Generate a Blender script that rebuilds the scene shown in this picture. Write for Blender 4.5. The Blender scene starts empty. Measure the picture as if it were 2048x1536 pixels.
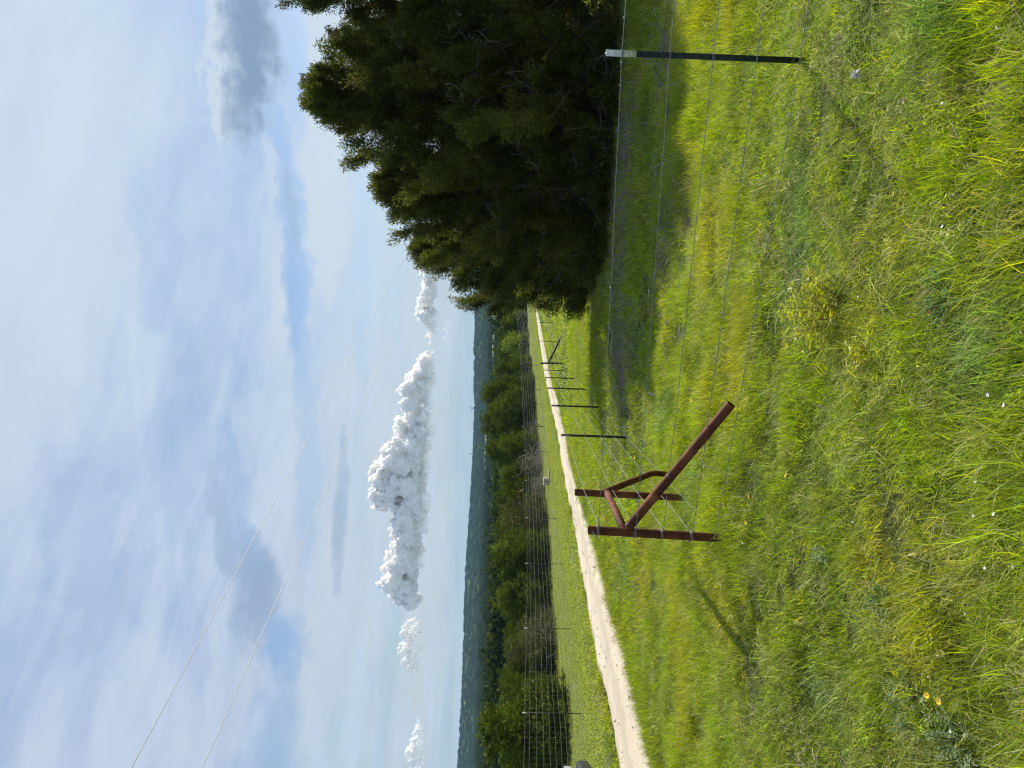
import bpy, math, random
import numpy as np
from mathutils import Matrix, Vector

C = bpy.context.scene
COL = C.collection
R_ = math.radians
rng = np.random.default_rng(7)

# ------------------------------------------------------------------ camera
FPX = 1479.0
PITCH = math.atan(59 / FPX)
ROLL = math.atan(0.031)
CAMZ = 1.65
F_ = np.array([0, math.cos(PITCH), -math.sin(PITCH)])
U_ = np.array([0, math.sin(PITCH), math.cos(PITCH)])
X_ = np.array([1.0, 0, 0])
CR = -U_ * math.cos(ROLL) + X_ * math.sin(ROLL)       # picture right (the photo lies on its side)
CU = X_ * math.cos(ROLL) + U_ * math.sin(ROLL)        # picture up
cam_d = bpy.data.cameras.new('camera')
cam_d.sensor_fit = 'HORIZONTAL'; cam_d.sensor_width = 36; cam_d.lens = 36 * FPX / 2048
cam_d.clip_start = 0.05; cam_d.clip_end = 30000
cam = bpy.data.objects.new('camera', cam_d); COL.objects.link(cam)
M = Matrix.Identity(4)
for i in range(3):
    M[i][0] = CR[i]; M[i][1] = CU[i]; M[i][2] = -F_[i]
M[2][3] = CAMZ
cam.matrix_world = M
C.camera = cam

# ------------------------------------------------------------------ sun, sky, exposure
SUN_AZ, SUN_EL = R_(42), R_(35)
sun_dir = Vector((math.sin(SUN_AZ) * math.cos(SUN_EL), math.cos(SUN_AZ) * math.cos(SUN_EL), math.sin(SUN_EL)))
sun_d = bpy.data.lights.new('sun', 'SUN'); sun_d.energy = 5.0; sun_d.angle = R_(0.8); sun_d.color = (1, .93, .82)
sun = bpy.data.objects.new('sun', sun_d); COL.objects.link(sun)
sun.rotation_euler = sun_dir.to_track_quat('Z', 'Y').to_euler()
sun.location = (30, 40, 60)

C.view_settings.view_transform = 'Standard'; C.view_settings.look = 'None'
C.view_settings.exposure = 0.55; C.view_settings.gamma = 1; C.view_settings.use_curve_mapping = False
C.render.engine = 'CYCLES'
cy = C.cycles
cy.use_denoising = True; cy.denoiser = 'OPENIMAGEDENOISE'; cy.denoising_input_passes = 'RGB_ALBEDO_NORMAL'; cy.denoising_prefilter = 'ACCURATE'; cy.pixel_filter_type = 'BLACKMAN_HARRIS'; cy.filter_width = 1.2; cy.max_bounces = 10; cy.diffuse_bounces = 3; cy.glossy_bounces = 2
cy.transmission_bounces = 4; cy.transparent_max_bounces = 12; cy.volume_bounces = 1
cy.use_adaptive_sampling = False
cy.caustics_reflective = False; cy.caustics_refractive = False


def ray(x, y):
    d = F_ * FPX + CR * (x - 1024) + CU * (768 - y)
    return d / np.linalg.norm(d)


def azel(x, y):
    d = ray(x, y)
    return math.atan2(d[0], d[1]), math.asin(d[2])


class NT:
    """small helper to wire shader nodes"""
    def __init__(s, tree):
        s.t = tree; s.n = tree.nodes; s.l = tree.links

    def new(s, typ, **kw):
        n = s.n.new(typ)
        for k, v in kw.items():
            setattr(n, k, v)
        return n

    def set(s, sock, v):
        if isinstance(v, bpy.types.NodeSocket):
            s.l.new(v, sock)
        else:
            sock.default_value = v

    def math(s, op, a, b=0.0, c=None, clamp=False):
        n = s.new('ShaderNodeMath', operation=op, use_clamp=clamp)
        s.set(n.inputs[0], a); s.set(n.inputs[1], b)
        if c is not None: s.set(n.inputs[2], c)
        return n.outputs[0]

    def mix(s, f, a, b):
        n = s.new('ShaderNodeMix', data_type='RGBA')
        s.set(n.inputs[0], f)
        for sk, v in ((n.inputs[6], a), (n.inputs[7], b)):
            if not isinstance(v, bpy.types.NodeSocket) and len(v) == 3: v = (*v, 1)
            s.set(sk, v)
        return n.outputs[2]

    def noise(s, vec, scale, detail=4, rough=.55, dist=0.0):
        n = s.new('ShaderNodeTexNoise')
        if vec is not None: s.l.new(vec, n.inputs['Vector'])
        n.inputs['Scale'].default_value = scale; n.inputs['Detail'].default_value = detail
        n.inputs['Roughness'].default_value = rough; n.inputs['Distortion'].default_value = dist
        return n.outputs['Fac']

    def smooth(s, v, a, b, lo=0.0, hi=1.0):
        n = s.new('ShaderNodeMapRange', interpolation_type='SMOOTHSTEP')
        s.set(n.inputs[0], v); n.inputs[1].default_value = a; n.inputs[2].default_value = b
        n.inputs[3].default_value = lo; n.inputs[4].default_value = hi
        return n.outputs[0]

    def comb(s, x, y, z):
        n = s.new('ShaderNodeCombineXYZ')
        for i, v in enumerate((x, y, z)): s.set(n.inputs[i], v)
        return n.outputs[0]


def build_world():
    w = bpy.data.worlds.new('World'); C.world = w; w.use_nodes = True
    w.node_tree.nodes.clear()
    k = NT(w.node_tree)
    out = k.new('ShaderNodeOutputWorld'); bg = k.new('ShaderNodeBackground')
    k.l.new(bg.outputs[0], out.inputs[0])
    bg.inputs[1].default_value = 0.1
    sky = k.new('ShaderNodeTexSky', sky_type='NISHITA')
    sky.sun_disc = False; sky.sun_elevation = SUN_EL; sky.sun_rotation = SUN_AZ
    sky.air_density = 1.0; sky.dust_density = 1.0; sky.ozone_density = 2.0; sky.altitude = 300
    tc = k.new('ShaderNodeTexCoord'); sep = k.new('ShaderNodeSeparateXYZ')
    k.l.new(tc.outputs['Generated'], sep.inputs[0])
    dx, dy, dz = sep.outputs
    zc = k.math('ADD', k.math('MAXIMUM', dz, 0.0), 0.13)
    px = k.math('DIVIDE', dx, zc); py = k.math('DIVIDE', dy, zc)
    az = k.math('ARCTAN2', dx, dy); el = k.math('ARCSINE', dz)
    # warp
    pv = k.comb(px, py, 0.3)
    w1 = k.noise(pv, 0.7, 3)
    pw = k.comb(k.math('ADD', px, k.math('MULTIPLY', w1, 1.1)), k.math('ADD', k.math('MULTIPLY', py, 0.8), k.math('MULTIPLY', w1, .5)), 1.7)
    veil = k.noise(pw, 0.9, 7, .55, .35)
    fine = k.noise(k.comb(k.math('MULTIPLY', px, 1.0), k.math('MULTIPLY', py, 1.6), 5.1), 2.3, 6, .55, .6)
    # streaks lying along the horizon, low in the sky
    band = k.noise(k.comb(k.math('MULTIPLY', az, 2.2), k.math('MULTIPLY', el, 17.0), 2.0), 1.0, 6, .55, .5)
    ca, sa_ = math.cos(.6), math.sin(.6)
    rx = k.math('ADD', k.math('MULTIPLY', px, ca), k.math('MULTIPLY', py, sa_)); ry = k.math('SUBTRACT', k.math('MULTIPLY', py, ca), k.math('MULTIPLY', px, sa_))
    ry = k.math('ADD', ry, k.math('MULTIPLY', w1, .5))
    fib = k.noise(k.comb(k.math('MULTIPLY', rx, .9), k.math('MULTIPLY', ry, 3.4), 3.3), 1.5, 9, .66, .5)
    fine = k.math('ADD', k.math('MULTIPLY', fine, .5), k.math('MULTIPLY', fib, .5))
    cover = k.smooth(k.math('ADD', k.math('MULTIPLY', veil, .68), k.math('MULTIPLY', fine, .32)), .38, .58)
    low = k.smooth(el, .03, .34, 1.0, 0.0)
    mixb = k.new('ShaderNodeMix', data_type='FLOAT')
    k.set(mixb.inputs[0], k.math('MULTIPLY', low, .65)); k.set(mixb.inputs[2], cover); k.set(mixb.inputs[3], k.smooth(band, .34, .64))
    cover = mixb.outputs[0]

    wa = k.comb(k.math('MULTIPLY', az, 1.0), k.math('MULTIPLY', el, 1.5), 0.0)
    wb_ = k.comb(k.math('MULTIPLY', az, 1.0), k.math('MULTIPLY', el, 1.5), 9.0)
    wob = k.math('ADD', k.math('MULTIPLY', k.noise(wa, 9, 3, .5), .55), k.math('MULTIPLY', k.noise(wa, 30, 8, .62), .45))
    wob2 = k.math('ADD', k.math('MULTIPLY', k.noise(wb_, 9, 3, .5), .55), k.math('MULTIPLY', k.noise(wb_, 30, 8, .62), .45))

    def blob(x, y, sx, sy, wobble=1.0, tilt=0.0, sharp=(1.3, .2)):
        """soft cloud shape round the direction of photo point (x, y); sx along azimuth, sy along elevation, in photo pixels"""
        a0, e0 = azel(x, y)
        da = k.math('SUBTRACT', az, a0); de = k.math('SUBTRACT', el, e0)
        da = k.math('ADD', da, k.math('MULTIPLY', k.math('SUBTRACT', wob, .5), wobble * 1.6 * sx / FPX))
        de = k.math('ADD', de, k.math('MULTIPLY', k.math('SUBTRACT', wob2, .5), wobble * 1.6 * sy / FPX))
        if tilt: de = k.math('SUBTRACT', de, k.math('MULTIPLY', da, tilt))
        a = k.math('DIVIDE', da, sx / FPX); e = k.math('DIVIDE', de, sy / FPX)
        r = k.math('ADD', k.math('MULTIPLY', a, a), k.math('MULTIPLY', e, e))
        return k.smooth(r, sharp[0], sharp[1], 0.0, 1.0)

    cover = k.math('MULTIPLY_ADD', cover, .68, .26)
    adds = [(650, 330, 330, 52, 1.6, 0, .95, (1.6, .3)), (548, 540, 150, 20, 3.2, .05, .7, (1.3, .8)), (560, 360, 60, 22, 3.0, 0, .6, (1.2, .8)), (470, 130, 165, 62, 2.6, -.05, .9, (1.45, .35)), (440, 640, 260, 60, 2.4, -.1, .5, (1.7, .2)),
            (640, 1320, 240, 40, 1.8, 0, .6, (1.7, .2)), (600, 780, 330, 26, 2.2, .1, .5, (1.7, .2)), (690, 1130, 260, 16, 2.2, .05, .5, (1.7, .2))]
    white = None
    for x, y, sx, sy, wo, ti, st, sh in adds:
        b = k.math('MULTIPLY', blob(x, y, sx, sy, wo, ti, sh), st)
        cover = k.math('MAXIMUM', cover, b)
        white = b if white is None else k.math('MAXIMUM', white, b)
    gaps = [(562, 330, 150, 22, 2.4, 0.12, .95), (592, 560, 150, 26, 2.4, 0.0, .95), (568, 1290, 62, 40, 2.0, 0.3, .85), (545, 1490, 110, 55, 1.8, 0, .5),
            (600, 690, 140, 18, 2.0, .1, .6), (590, 90, 110, 22, 2.0, 0, .8), (475, 1010, 150, 30, 2.2, .35, .4), (330, 560, 220, 40, 2.4, .2, .3), (620, 980, 200, 26, 2.2, .05, .4), (180, 1100, 260, 60, 2, .3, .25)]
    for x, y, sx, sy, wo, ti, st in gaps:
        cover = k.math('MULTIPLY', cover, k.math('SUBTRACT', 1.0, k.math('MULTIPLY', blob(x, y, sx, sy, wo, ti, (1.6, 0.0)), st)))
    cover = k.math('MULTIPLY', cover, k.smooth(el, -.02, .05, .6, 1.0))
    # cloud radiance: lighter near the sun's side, blue-grey elsewhere
    sd = k.math('ADD', k.math('ADD', k.math('MULTIPLY', dx, sun_dir.x), k.math('MULTIPLY', dy, sun_dir.y)), k.math('MULTIPLY', dz, sun_dir.z))
    glow = k.smooth(sd, .5, 1.0)
    ccol = k.mix(k.smooth(el, .05, .42), (4.0, 4.5, 4.8), (3.4, 4.0, 5.25))
    ccol = k.mix(k.smooth(fine, .40, .62), ccol, (3.95, 4.65, 5.6))
    ccol = k.mix(k.math('MULTIPLY', white, .8), ccol, (4.1, 4.7, 5.2))
    ccol = k.mix(k.math('MULTIPLY', glow, .55), ccol, (4.6, 5.45, 6.2))
    greys = [(500, 110, 195, 46, 2.2, -.08, .97, (1.7, .0)), (505, 1180, 105, 40, 1.8, .1, .7, (1.8, .0)), (680, 1020, 160, 14, 2, 0, .5, (1.5, .1)), (455, 1090, 130, 22, 2, .35, .4, (1.5, .1)),
             (585, 430, 80, 12, 2.2, .1, .5, (1.4, .2))]
    grey = None
    for x, y, sx, sy, wo, ti, st, sh in greys:
        b = k.math('MULTIPLY', blob(x, y, sx, sy, wo, ti, sh), st)
        grey = b if grey is None else k.math('MAXIMUM', grey, b)
        cover = k.math('MAXIMUM', cover, b)
    ccol = k.mix(grey, ccol, (1.62, 2.35, 3.45))
    base = k.mix(k.smooth(el, 0.0, .3), (2.35, 3.3, 3.95), sky.outputs[0])
    base = k.mix(k.math('MULTIPLY', k.smooth(el, .05, .3), .75), base, (1.7, 2.75, 4.65))
    col = k.mix(cover, base, ccol)
    k.l.new(col, bg.inputs[0])


build_world()

# ------------------------------------------------------------------ mesh helpers
class MB:
    """collects shapes; build() links them as ONE mesh object"""
    def __init__(s):
        s.V = []; s.F = []; s.n = 0; s.A = {}

    def add(s, V, *faces, **attrs):
        V = np.asarray(V, float).reshape(-1, 3)
        for f in faces:
            f = np.asarray(f, int)
            if f.size: s.F.append(f + s.n)
        s.V.append(V)
        for kk, vv in attrs.items(): s.A.setdefault(kk, []).append((s.n, np.broadcast_to(np.asarray(vv, float), (len(V),))))
        s.n += len(V)
        return s

    def tube(s, P, r, sides=6, cap=True, **attrs):
        P = np.asarray(P, float); n = len(P)
        r = np.broadcast_to(np.asarray(r, float), (n,))
        T = np.gradient(P, axis=0); T /= np.linalg.norm(T, axis=1)[:, None] + 1e-12
        ref = np.array([0, 0, 1.0]) if abs(T[0][2]) < .9 else np.array([1.0, 0, 0])
        A = np.cross(T, ref); A /= np.linalg.norm(A, axis=1)[:, None] + 1e-12
        B = np.cross(T, A)
        th = np.arange(sides) * 2 * np.pi / sides
        V = P[:, None] + r[:, None, None] * (A[:, None] * np.cos(th)[None, :, None] + B[:, None] * np.sin(th)[None, :, None])
        i = np.arange(n - 1)[:, None] * sides; j = np.arange(sides)[None]; j2 = (j + 1) % sides
        Q = np.stack([i + j, i + j2, i + sides + j2, i + sides + j], -1).reshape(-1, 4)
        fs = [Q]
        if cap and sides >= 3:
            fs += [np.arange(sides)[None, ::-1], (np.arange(sides) + (n - 1) * sides)[None]]
        return s.add(V.reshape(-1, 3), *fs, **attrs)

    def box(s, c, size, ax=None, **attrs):
        c = np.asarray(c, float); h = np.asarray(size, float) / 2
        sg = np.array([[-1, -1, -1], [1, -1, -1], [1, 1, -1], [-1, 1, -1], [-1, -1, 1], [1, -1, 1], [1, 1, 1], [-1, 1, 1]]) * h
        if ax is not None: sg = sg @ np.asarray(ax, float)
        return s.add(sg + c, [[3, 2, 1, 0], [4, 5, 6, 7], [0, 1, 5, 4], [1, 2, 6, 5], [2, 3, 7, 6], [3, 0, 4, 7]], **attrs)

    def mesh(s, name, mats, smooth=False, origin=(0, 0, 0)):
        V = np.concatenate(s.V) - np.asarray(origin, float)
        me = bpy.data.meshes.new(name)
        me.vertices.add(len(V)); me.vertices.foreach_set('co', V.astype(np.float32).ravel())
        if s.F:
            sizes = np.concatenate([np.full(len(f), f.shape[1]) for f in s.F])
            idx = np.concatenate([f.ravel() for f in s.F])
            me.loops.add(len(idx)); me.loops.foreach_set('vertex_index', idx.astype(np.int32))
            me.polygons.add(len(sizes))
            me.polygons.foreach_set('loop_start', np.concatenate([[0], np.cumsum(sizes)[:-1]]).astype(np.int32))
            if smooth: me.polygons.foreach_set('use_smooth', np.ones(len(sizes), bool))
        for nm, parts in s.A.items():
            arr = np.zeros(len(V), np.float32)
            for o, v in parts: arr[o:o + len(v)] = v
            a = me.attributes.new(nm, 'FLOAT', 'POINT'); a.data.foreach_set('value', arr)
        for m in (mats if isinstance(mats, (list, tuple)) else [mats]): me.materials.append(m)
        me.update(calc_edges=True); me.validate()
        return me

    def build(s, name, mats, parent=None, smooth=False, origin=None):
        """vertices are given in world space; origin = the object's own place"""
        po = np.array(wloc(parent)) if parent is not None else np.zeros(3)
        o = np.asarray(origin, float) if origin is not None else po
        ob = bpy.data.objects.new(name, s.mesh(name, mats, smooth, o))
        COL.objects.link(ob); ob.parent = parent; ob.location = o - po
        return ob


def wloc(o):
    v = Vector(o.location)
    while o.parent is not None:
        o = o.parent; v += Vector(o.location)
    return v


def tag(o, label=None, cat=None, group=None, kind=None):
    if label: o['label'] = label
    if cat: o['category'] = cat
    if group: o['group'] = group
    if kind: o['kind'] = kind
    return o


def thing(name, label, cat, loc, group=None):
    o = bpy.data.objects.new(name, None); COL.objects.link(o); o.location = loc
    o.empty_display_size = .2
    return tag(o, label, cat, group)


def link_copy(o, parent=None):
    c = o.copy(); COL.objects.link(c); c.parent = parent
    return c


def copy_thing(root, loc, rz=0.0, scale=(1, 1, 1)):
    r = link_copy(root); r.location = loc; r.rotation_euler = (0, 0, rz); r.scale = scale
    for ch in list(root.children):
        c = link_copy(ch, r)
        for g in list(ch.children): link_copy(g, c)
    return r


def grid_faces(nu, nv):
    i = np.arange(nu - 1)[:, None] * nv + np.arange(nv - 1)[None]
    return np.stack([i, i + nv, i + nv + 1, i + 1], -1).reshape(-1, 4)


# ------------------------------------------------------------------ materials
def mat(name):
    m = bpy.data.materials.new(name); m.use_nodes = True; m.node_tree.nodes.clear()
    k = NT(m.node_tree); out = k.new('ShaderNodeOutputMaterial')
    return m, k, out


def simple(name, c1, c2=None, scale=20, rough=.7, metal=0.0, bump=0.0, detail=6, spec=.3, coords='Object', c3=None):
    m, k, out = mat(name)
    b = k.new('ShaderNodeBsdfPrincipled'); k.l.new(b.outputs[0], out.inputs[0])
    tc = k.new('ShaderNodeTexCoord')
    n = k.noise(tc.outputs[coords], scale, detail, .6)
    col = k.mix(k.smooth(n, .32, .68), c1, c2 or c1)
    if c3 is not None:
        n2 = k.noise(tc.outputs[coords], scale * .23, 4, .6)
        col = k.mix(k.smooth(n2, .5, .72), col, c3)
    k.l.new(col, b.inputs['Base Color'])
    b.inputs['Roughness'].default_value = rough; b.inputs['Metallic'].default_value = metal
    b.inputs['Specular IOR Level'].default_value = spec
    if bump:
        bp = k.new('ShaderNodeBump'); bp.inputs['Strength'].default_value = bump; bp.inputs['Distance'].default_value = .01
        k.l.new(n, bp.inputs['Height']); k.l.new(bp.outputs[0], b.inputs['Normal'])
    return m


def leaf_mat(name, dark, light, transl=.35, odd=None, gloss=.06, tcol=None, instancer=False):
    """foliage: colour by the per-leaf attribute 'v' (or the instance tint), diffuse + translucent + a little sheen"""
    m, k, out = mat(name)
    at = k.new('ShaderNodeAttribute'); at.attribute_name = 'v'
    v = at.outputs['Fac']
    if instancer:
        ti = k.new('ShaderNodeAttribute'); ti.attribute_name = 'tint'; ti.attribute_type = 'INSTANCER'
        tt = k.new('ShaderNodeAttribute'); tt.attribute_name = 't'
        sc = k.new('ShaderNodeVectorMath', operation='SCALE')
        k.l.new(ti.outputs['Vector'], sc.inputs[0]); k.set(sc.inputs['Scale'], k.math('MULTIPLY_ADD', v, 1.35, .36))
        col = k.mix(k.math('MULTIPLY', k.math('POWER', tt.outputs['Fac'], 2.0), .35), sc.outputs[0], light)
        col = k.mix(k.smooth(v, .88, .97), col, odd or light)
    else:
        col = k.mix(v, dark, light)
        if odd: col = k.mix(k.smooth(v, .93, .97), col, odd)
    d = k.new('ShaderNodeBsdfDiffuse'); t = k.new('ShaderNodeBsdfTranslucent')
    k.l.new(col, d.inputs[0])
    hs = k.new('ShaderNodeHueSaturation'); hs.inputs['Saturation'].default_value = 1.15; hs.inputs['Value'].default_value = 1.25
    hs.inputs['Hue'].default_value = .485
    k.l.new(col, hs.inputs['Color']); k.l.new(hs.outputs[0], t.inputs[0])
    mx = k.new('ShaderNodeMixShader'); mx.inputs[0].default_value = transl
    k.l.new(d.outputs[0], mx.inputs[1]); k.l.new(t.outputs[0], mx.inputs[2])
    g = k.new('ShaderNodeBsdfGlossy'); g.inputs['Roughness'].default_value = .45
    m2 = k.new('ShaderNodeMixShader'); m2.inputs[0].default_value = gloss
    k.l.new(mx.outputs[0], m2.inputs[1]); k.l.new(g.outputs[0], m2.inputs[2])
    k.l.new(m2.outputs[0], out.inputs[0])
    return m


MT = {}
MT['rust'] = simple('rusty_steel', (.055, .016, .008), (.15, .045, .018), 11, .75, .15, .35, spec=.3, c3=(.2, .075, .03))
MT['hollow_shade'] = simple('pipe_inside', (.012, .008, .006), (.02, .012, .01), 10, .9)  # near-black pipe bore: the shade of the hollow is put into its colour
MT['green_paint'] = simple('green_post_paint', (.008, .02, .012), (.013, .03, .018), 30, .5, 0, .1)
MT['white_paint'] = simple('white_post_paint', (.72, .72, .68), (.58, .57, .53), 45, .55, 0, .1)
MT['wire'] = simple('galvanised_wire', (.30, .31, .31), (.17, .175, .175), 40, .55, .3)
MT['wire_dull'] = simple('dull_fence_wire', (.34, .34, .34), (.25, .25, .25), 20, .6, .2)
MT['grey_tip'] = simple('grey_post_paint', (.2, .2, .2), (.14, .14, .14), 20, .6)
MT['cable'] = simple('overhead_cable', (.42, .42, .42), (.34, .34, .34), 3, .5, .3)
MT['dark_post'] = simple('dark_steel_post', (.014, .016, .014), (.03, .028, .024), 12, .65)
MT['bark'] = simple('juniper_bark', (.045, .036, .028), (.11, .09, .07), 14, .9, 0, .6)
MT['twig'] = simple('grey_bare_twig', (.16, .14, .115), (.28, .255, .22), 12, .9)
MT['twig_far'] = simple('grey_brush', (.2, .175, .135), (.33, .29, .23), 5, .9)
MT['stone'] = simple('pale_limestone', (.5, .46, .38), (.38, .34, .27), 6, .9, 0, .5)
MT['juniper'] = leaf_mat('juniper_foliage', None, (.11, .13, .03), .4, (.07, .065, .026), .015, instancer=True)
MT['juniper_far'] = leaf_mat('juniper_foliage_far', (.024, .048, .009), (.108, .152, .024), .33, (.16, .17, .04), .01)
MT['olive_far'] = leaf_mat('olive_foliage', (.04, .05, .018), (.115, .127, .04), .3, (.17, .14, .06), .008)
MT['bright_leaf'] = leaf_mat('bright_tree_foliage', (.1, .17, .03), (.22, .3, .05), .4, None, .03)
MT['shrub'] = leaf_mat('yellow_green_leaves', (.24, .31, .02), (.46, .52, .05), .5, (.48, .36, .08), .04)
MT['silver'] = leaf_mat('silver_green_leaves', (.24, .34, .17), (.46, .55, .34), .45, (.55, .57, .45), .01)
MT['bluegreen'] = leaf_mat('blue_green_leaves', (.13, .24, .07), (.27, .42, .16), .4, (.34, .42, .25), .01)
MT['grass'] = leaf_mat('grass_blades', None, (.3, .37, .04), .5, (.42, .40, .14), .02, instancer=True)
MT['straw'] = simple('dry_straw', (.62, .55, .34), (.46, .40, .22), 8, .8)

# ------------------------------------------------------------------ the lie of the land
def fields(seed, n=10, f0=1.0, spread=.7):
    r = np.random.default_rng(seed)
    a = r.uniform(0, 2 * np.pi, n); f = f0 * np.exp(r.normal(0, spread, n)); p = r.uniform(0, 2 * np.pi, n)
    kx, ky = np.cos(a) * f, np.sin(a) * f

    def g(x, y):
        s = 0
        for i in range(n): s = s + np.sin(kx[i] * x + ky[i] * y + p[i])
        return s / math.sqrt(n / 2)
    return g


_PY = np.array([-80, -30, 0, 10, 20, 30, 40, 50, 60, 80, 110, 150, 200, 300, 1400, 4200])
_PZ = np.array([5.2, 2.1, 0, -.72, -1.40, -2.08, -2.72, -3.3, -3.75, -4.4, -5.0, -5.7, -8.6, -11.5, -11.5, -11.5])
_FY = np.array([-12, 12.8, 33, 59, 90, 160]); _FX = np.array([-8.3, -6.6, -5.2, -1.3, 9, 34])
bump1 = fields(1, 10, 1.6, .5); bump2 = fields(2, 10, 5.5, .4); bump3 = fields(3, 8, .12, .5)


def land(X, Y):
    X = np.asarray(X, float); Y = np.asarray(Y, float)
    wdt = 1.5 + np.abs(Y) * .12
    z = sum(np.interp(Y + wdt * q, _PY, _PZ) for q in (-1, -.5, 0, .5, 1)) / 5
    z = z - (sum(np.interp(1.5 * q, _PY, _PZ) for q in (-1, -.5, 0, .5, 1)) / 5)
    s = np.clip((np.interp(Y, _FY, _FX) - X) / 7.0, 0, 1)
    z = z - .6 * s * s * (3 - 2 * s)
    near = np.clip(1 - Y / 60, .0, 1)
    z = z + .03 * near * bump1(X, Y) + .6 * np.clip((Y - 150) / 300, 0, 1) * bump3(X, Y)
    return z


def ground_at(x, y):
    """where the sight line through photo point (x, y) meets the land"""
    d = ray(x, y)
    t = np.concatenate([np.linspace(.5, 60, 400), np.geomspace(60.2, 3000, 600)])
    P = d[None] * t[:, None]
    g = P[:, 2] + CAMZ - land(P[:, 0], P[:, 1])
    i = np.argmax(g < 0)
    if g[i] >= 0: i = len(t) - 1
    a, b = t[i - 1], t[i]
    for _ in range(40):
        m = (a + b) / 2
        p = d * m
        if p[2] + CAMZ - land(p[0], p[1]) < 0: b = m
        else: a = m
    p = d * b
    return np.array([p[0], p[1], p[2] + CAMZ])


def at(x, y, Y):
    """the point at distance Y in front of the camera on the sight line through photo point (x, y)"""
    d = ray(x, y); p = d * (Y / d[1])
    return np.array([p[0], p[1], p[2] + CAMZ])


# road edges: photo points put down on the land
ny = [1536, 1450, 1400, 1350, 1300, 1250, 1200, 1150, 1100, 1050, 1000, 950, 900, 850, 800, 750, 700, 650, 610]
nx = [1308, 1290, 1274, 1264, 1250, 1235, 1220, 1207, 1196, 1178, 1165, 1150, 1139, 1130, 1119, 1103, 1094, 1085, 1077]
fx = [1238, 1220, 1210, 1200, 1190, 1181, 1172, 1164, 1157, 1146, 1137, 1128, 1120, 1110, 1099, 1089, 1082, 1075, 1070.5]
NE = np.array([ground_at(a + (a - 1075) * .07, b) for a, b in zip(nx, ny)])
FE = np.array([ground_at(a, b) for a, b in zip(fx, ny)])
NE = NE[np.argsort(NE[:, 1])]; FE = FE[np.argsort(FE[:, 1])]


def ext(E):
    d = E[3] - E[0]; d = d / d[1]
    a = [E[0] + d * q for q in (-22, -12, -5)]
    d2 = E[-1] - E[-5]; d2 = d2 / d2[1]
    b = [E[-1] + d2 * q for q in (15, 40, 70)]
    return np.array(a + list(E) + b)


NE, FE = ext(NE), ext(FE)
near_x = lambda Y: np.interp(Y, NE[:, 1], NE[:, 0])
far_x = lambda Y: np.interp(Y, FE[:, 1], FE[:, 0])

pat1 = fields(71, 14, .9, .6); pat2 = fields(72, 14, 2.6, .5); pat3 = fields(73, 14, .35, .6); pat4 = fields(74, 12, 7.0, .4)
SOIL = [(1380, 440, .8, .5), (1352, 400, .5, .25), (1345, 520, .45, .2), (1258, 420, 1.5, .9), (1345, 90, .5, .25), (1250, 660, 1.2, .7), (1254, 540, 1.2, .8), (1257, 300, 1.3, .9), (1255, 745, .7, .9), (1240, 180, 1.4, 1.6), (1232, 60, 1.4, 1.6), (1215, 300, 2.0, 2.2), (1215, 450, 2.0, 2.4), (1190, 560, 1.4, 2.4), (1890, 130, .12, .08), (2000, 190, .14, .08), (1850, 600, .1, .06)]
SOILP = [(ground_at(x, y), a, b_) for x, y, a, b_ in SOIL]


def soilmask(X, Y):
    m = np.zeros(len(X))
    for p, a, b_ in SOILP:
        m = np.maximum(m, np.exp(-(((X - p[0]) / a) ** 2 + ((Y - p[1]) / b_) ** 2)))
    return m




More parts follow.
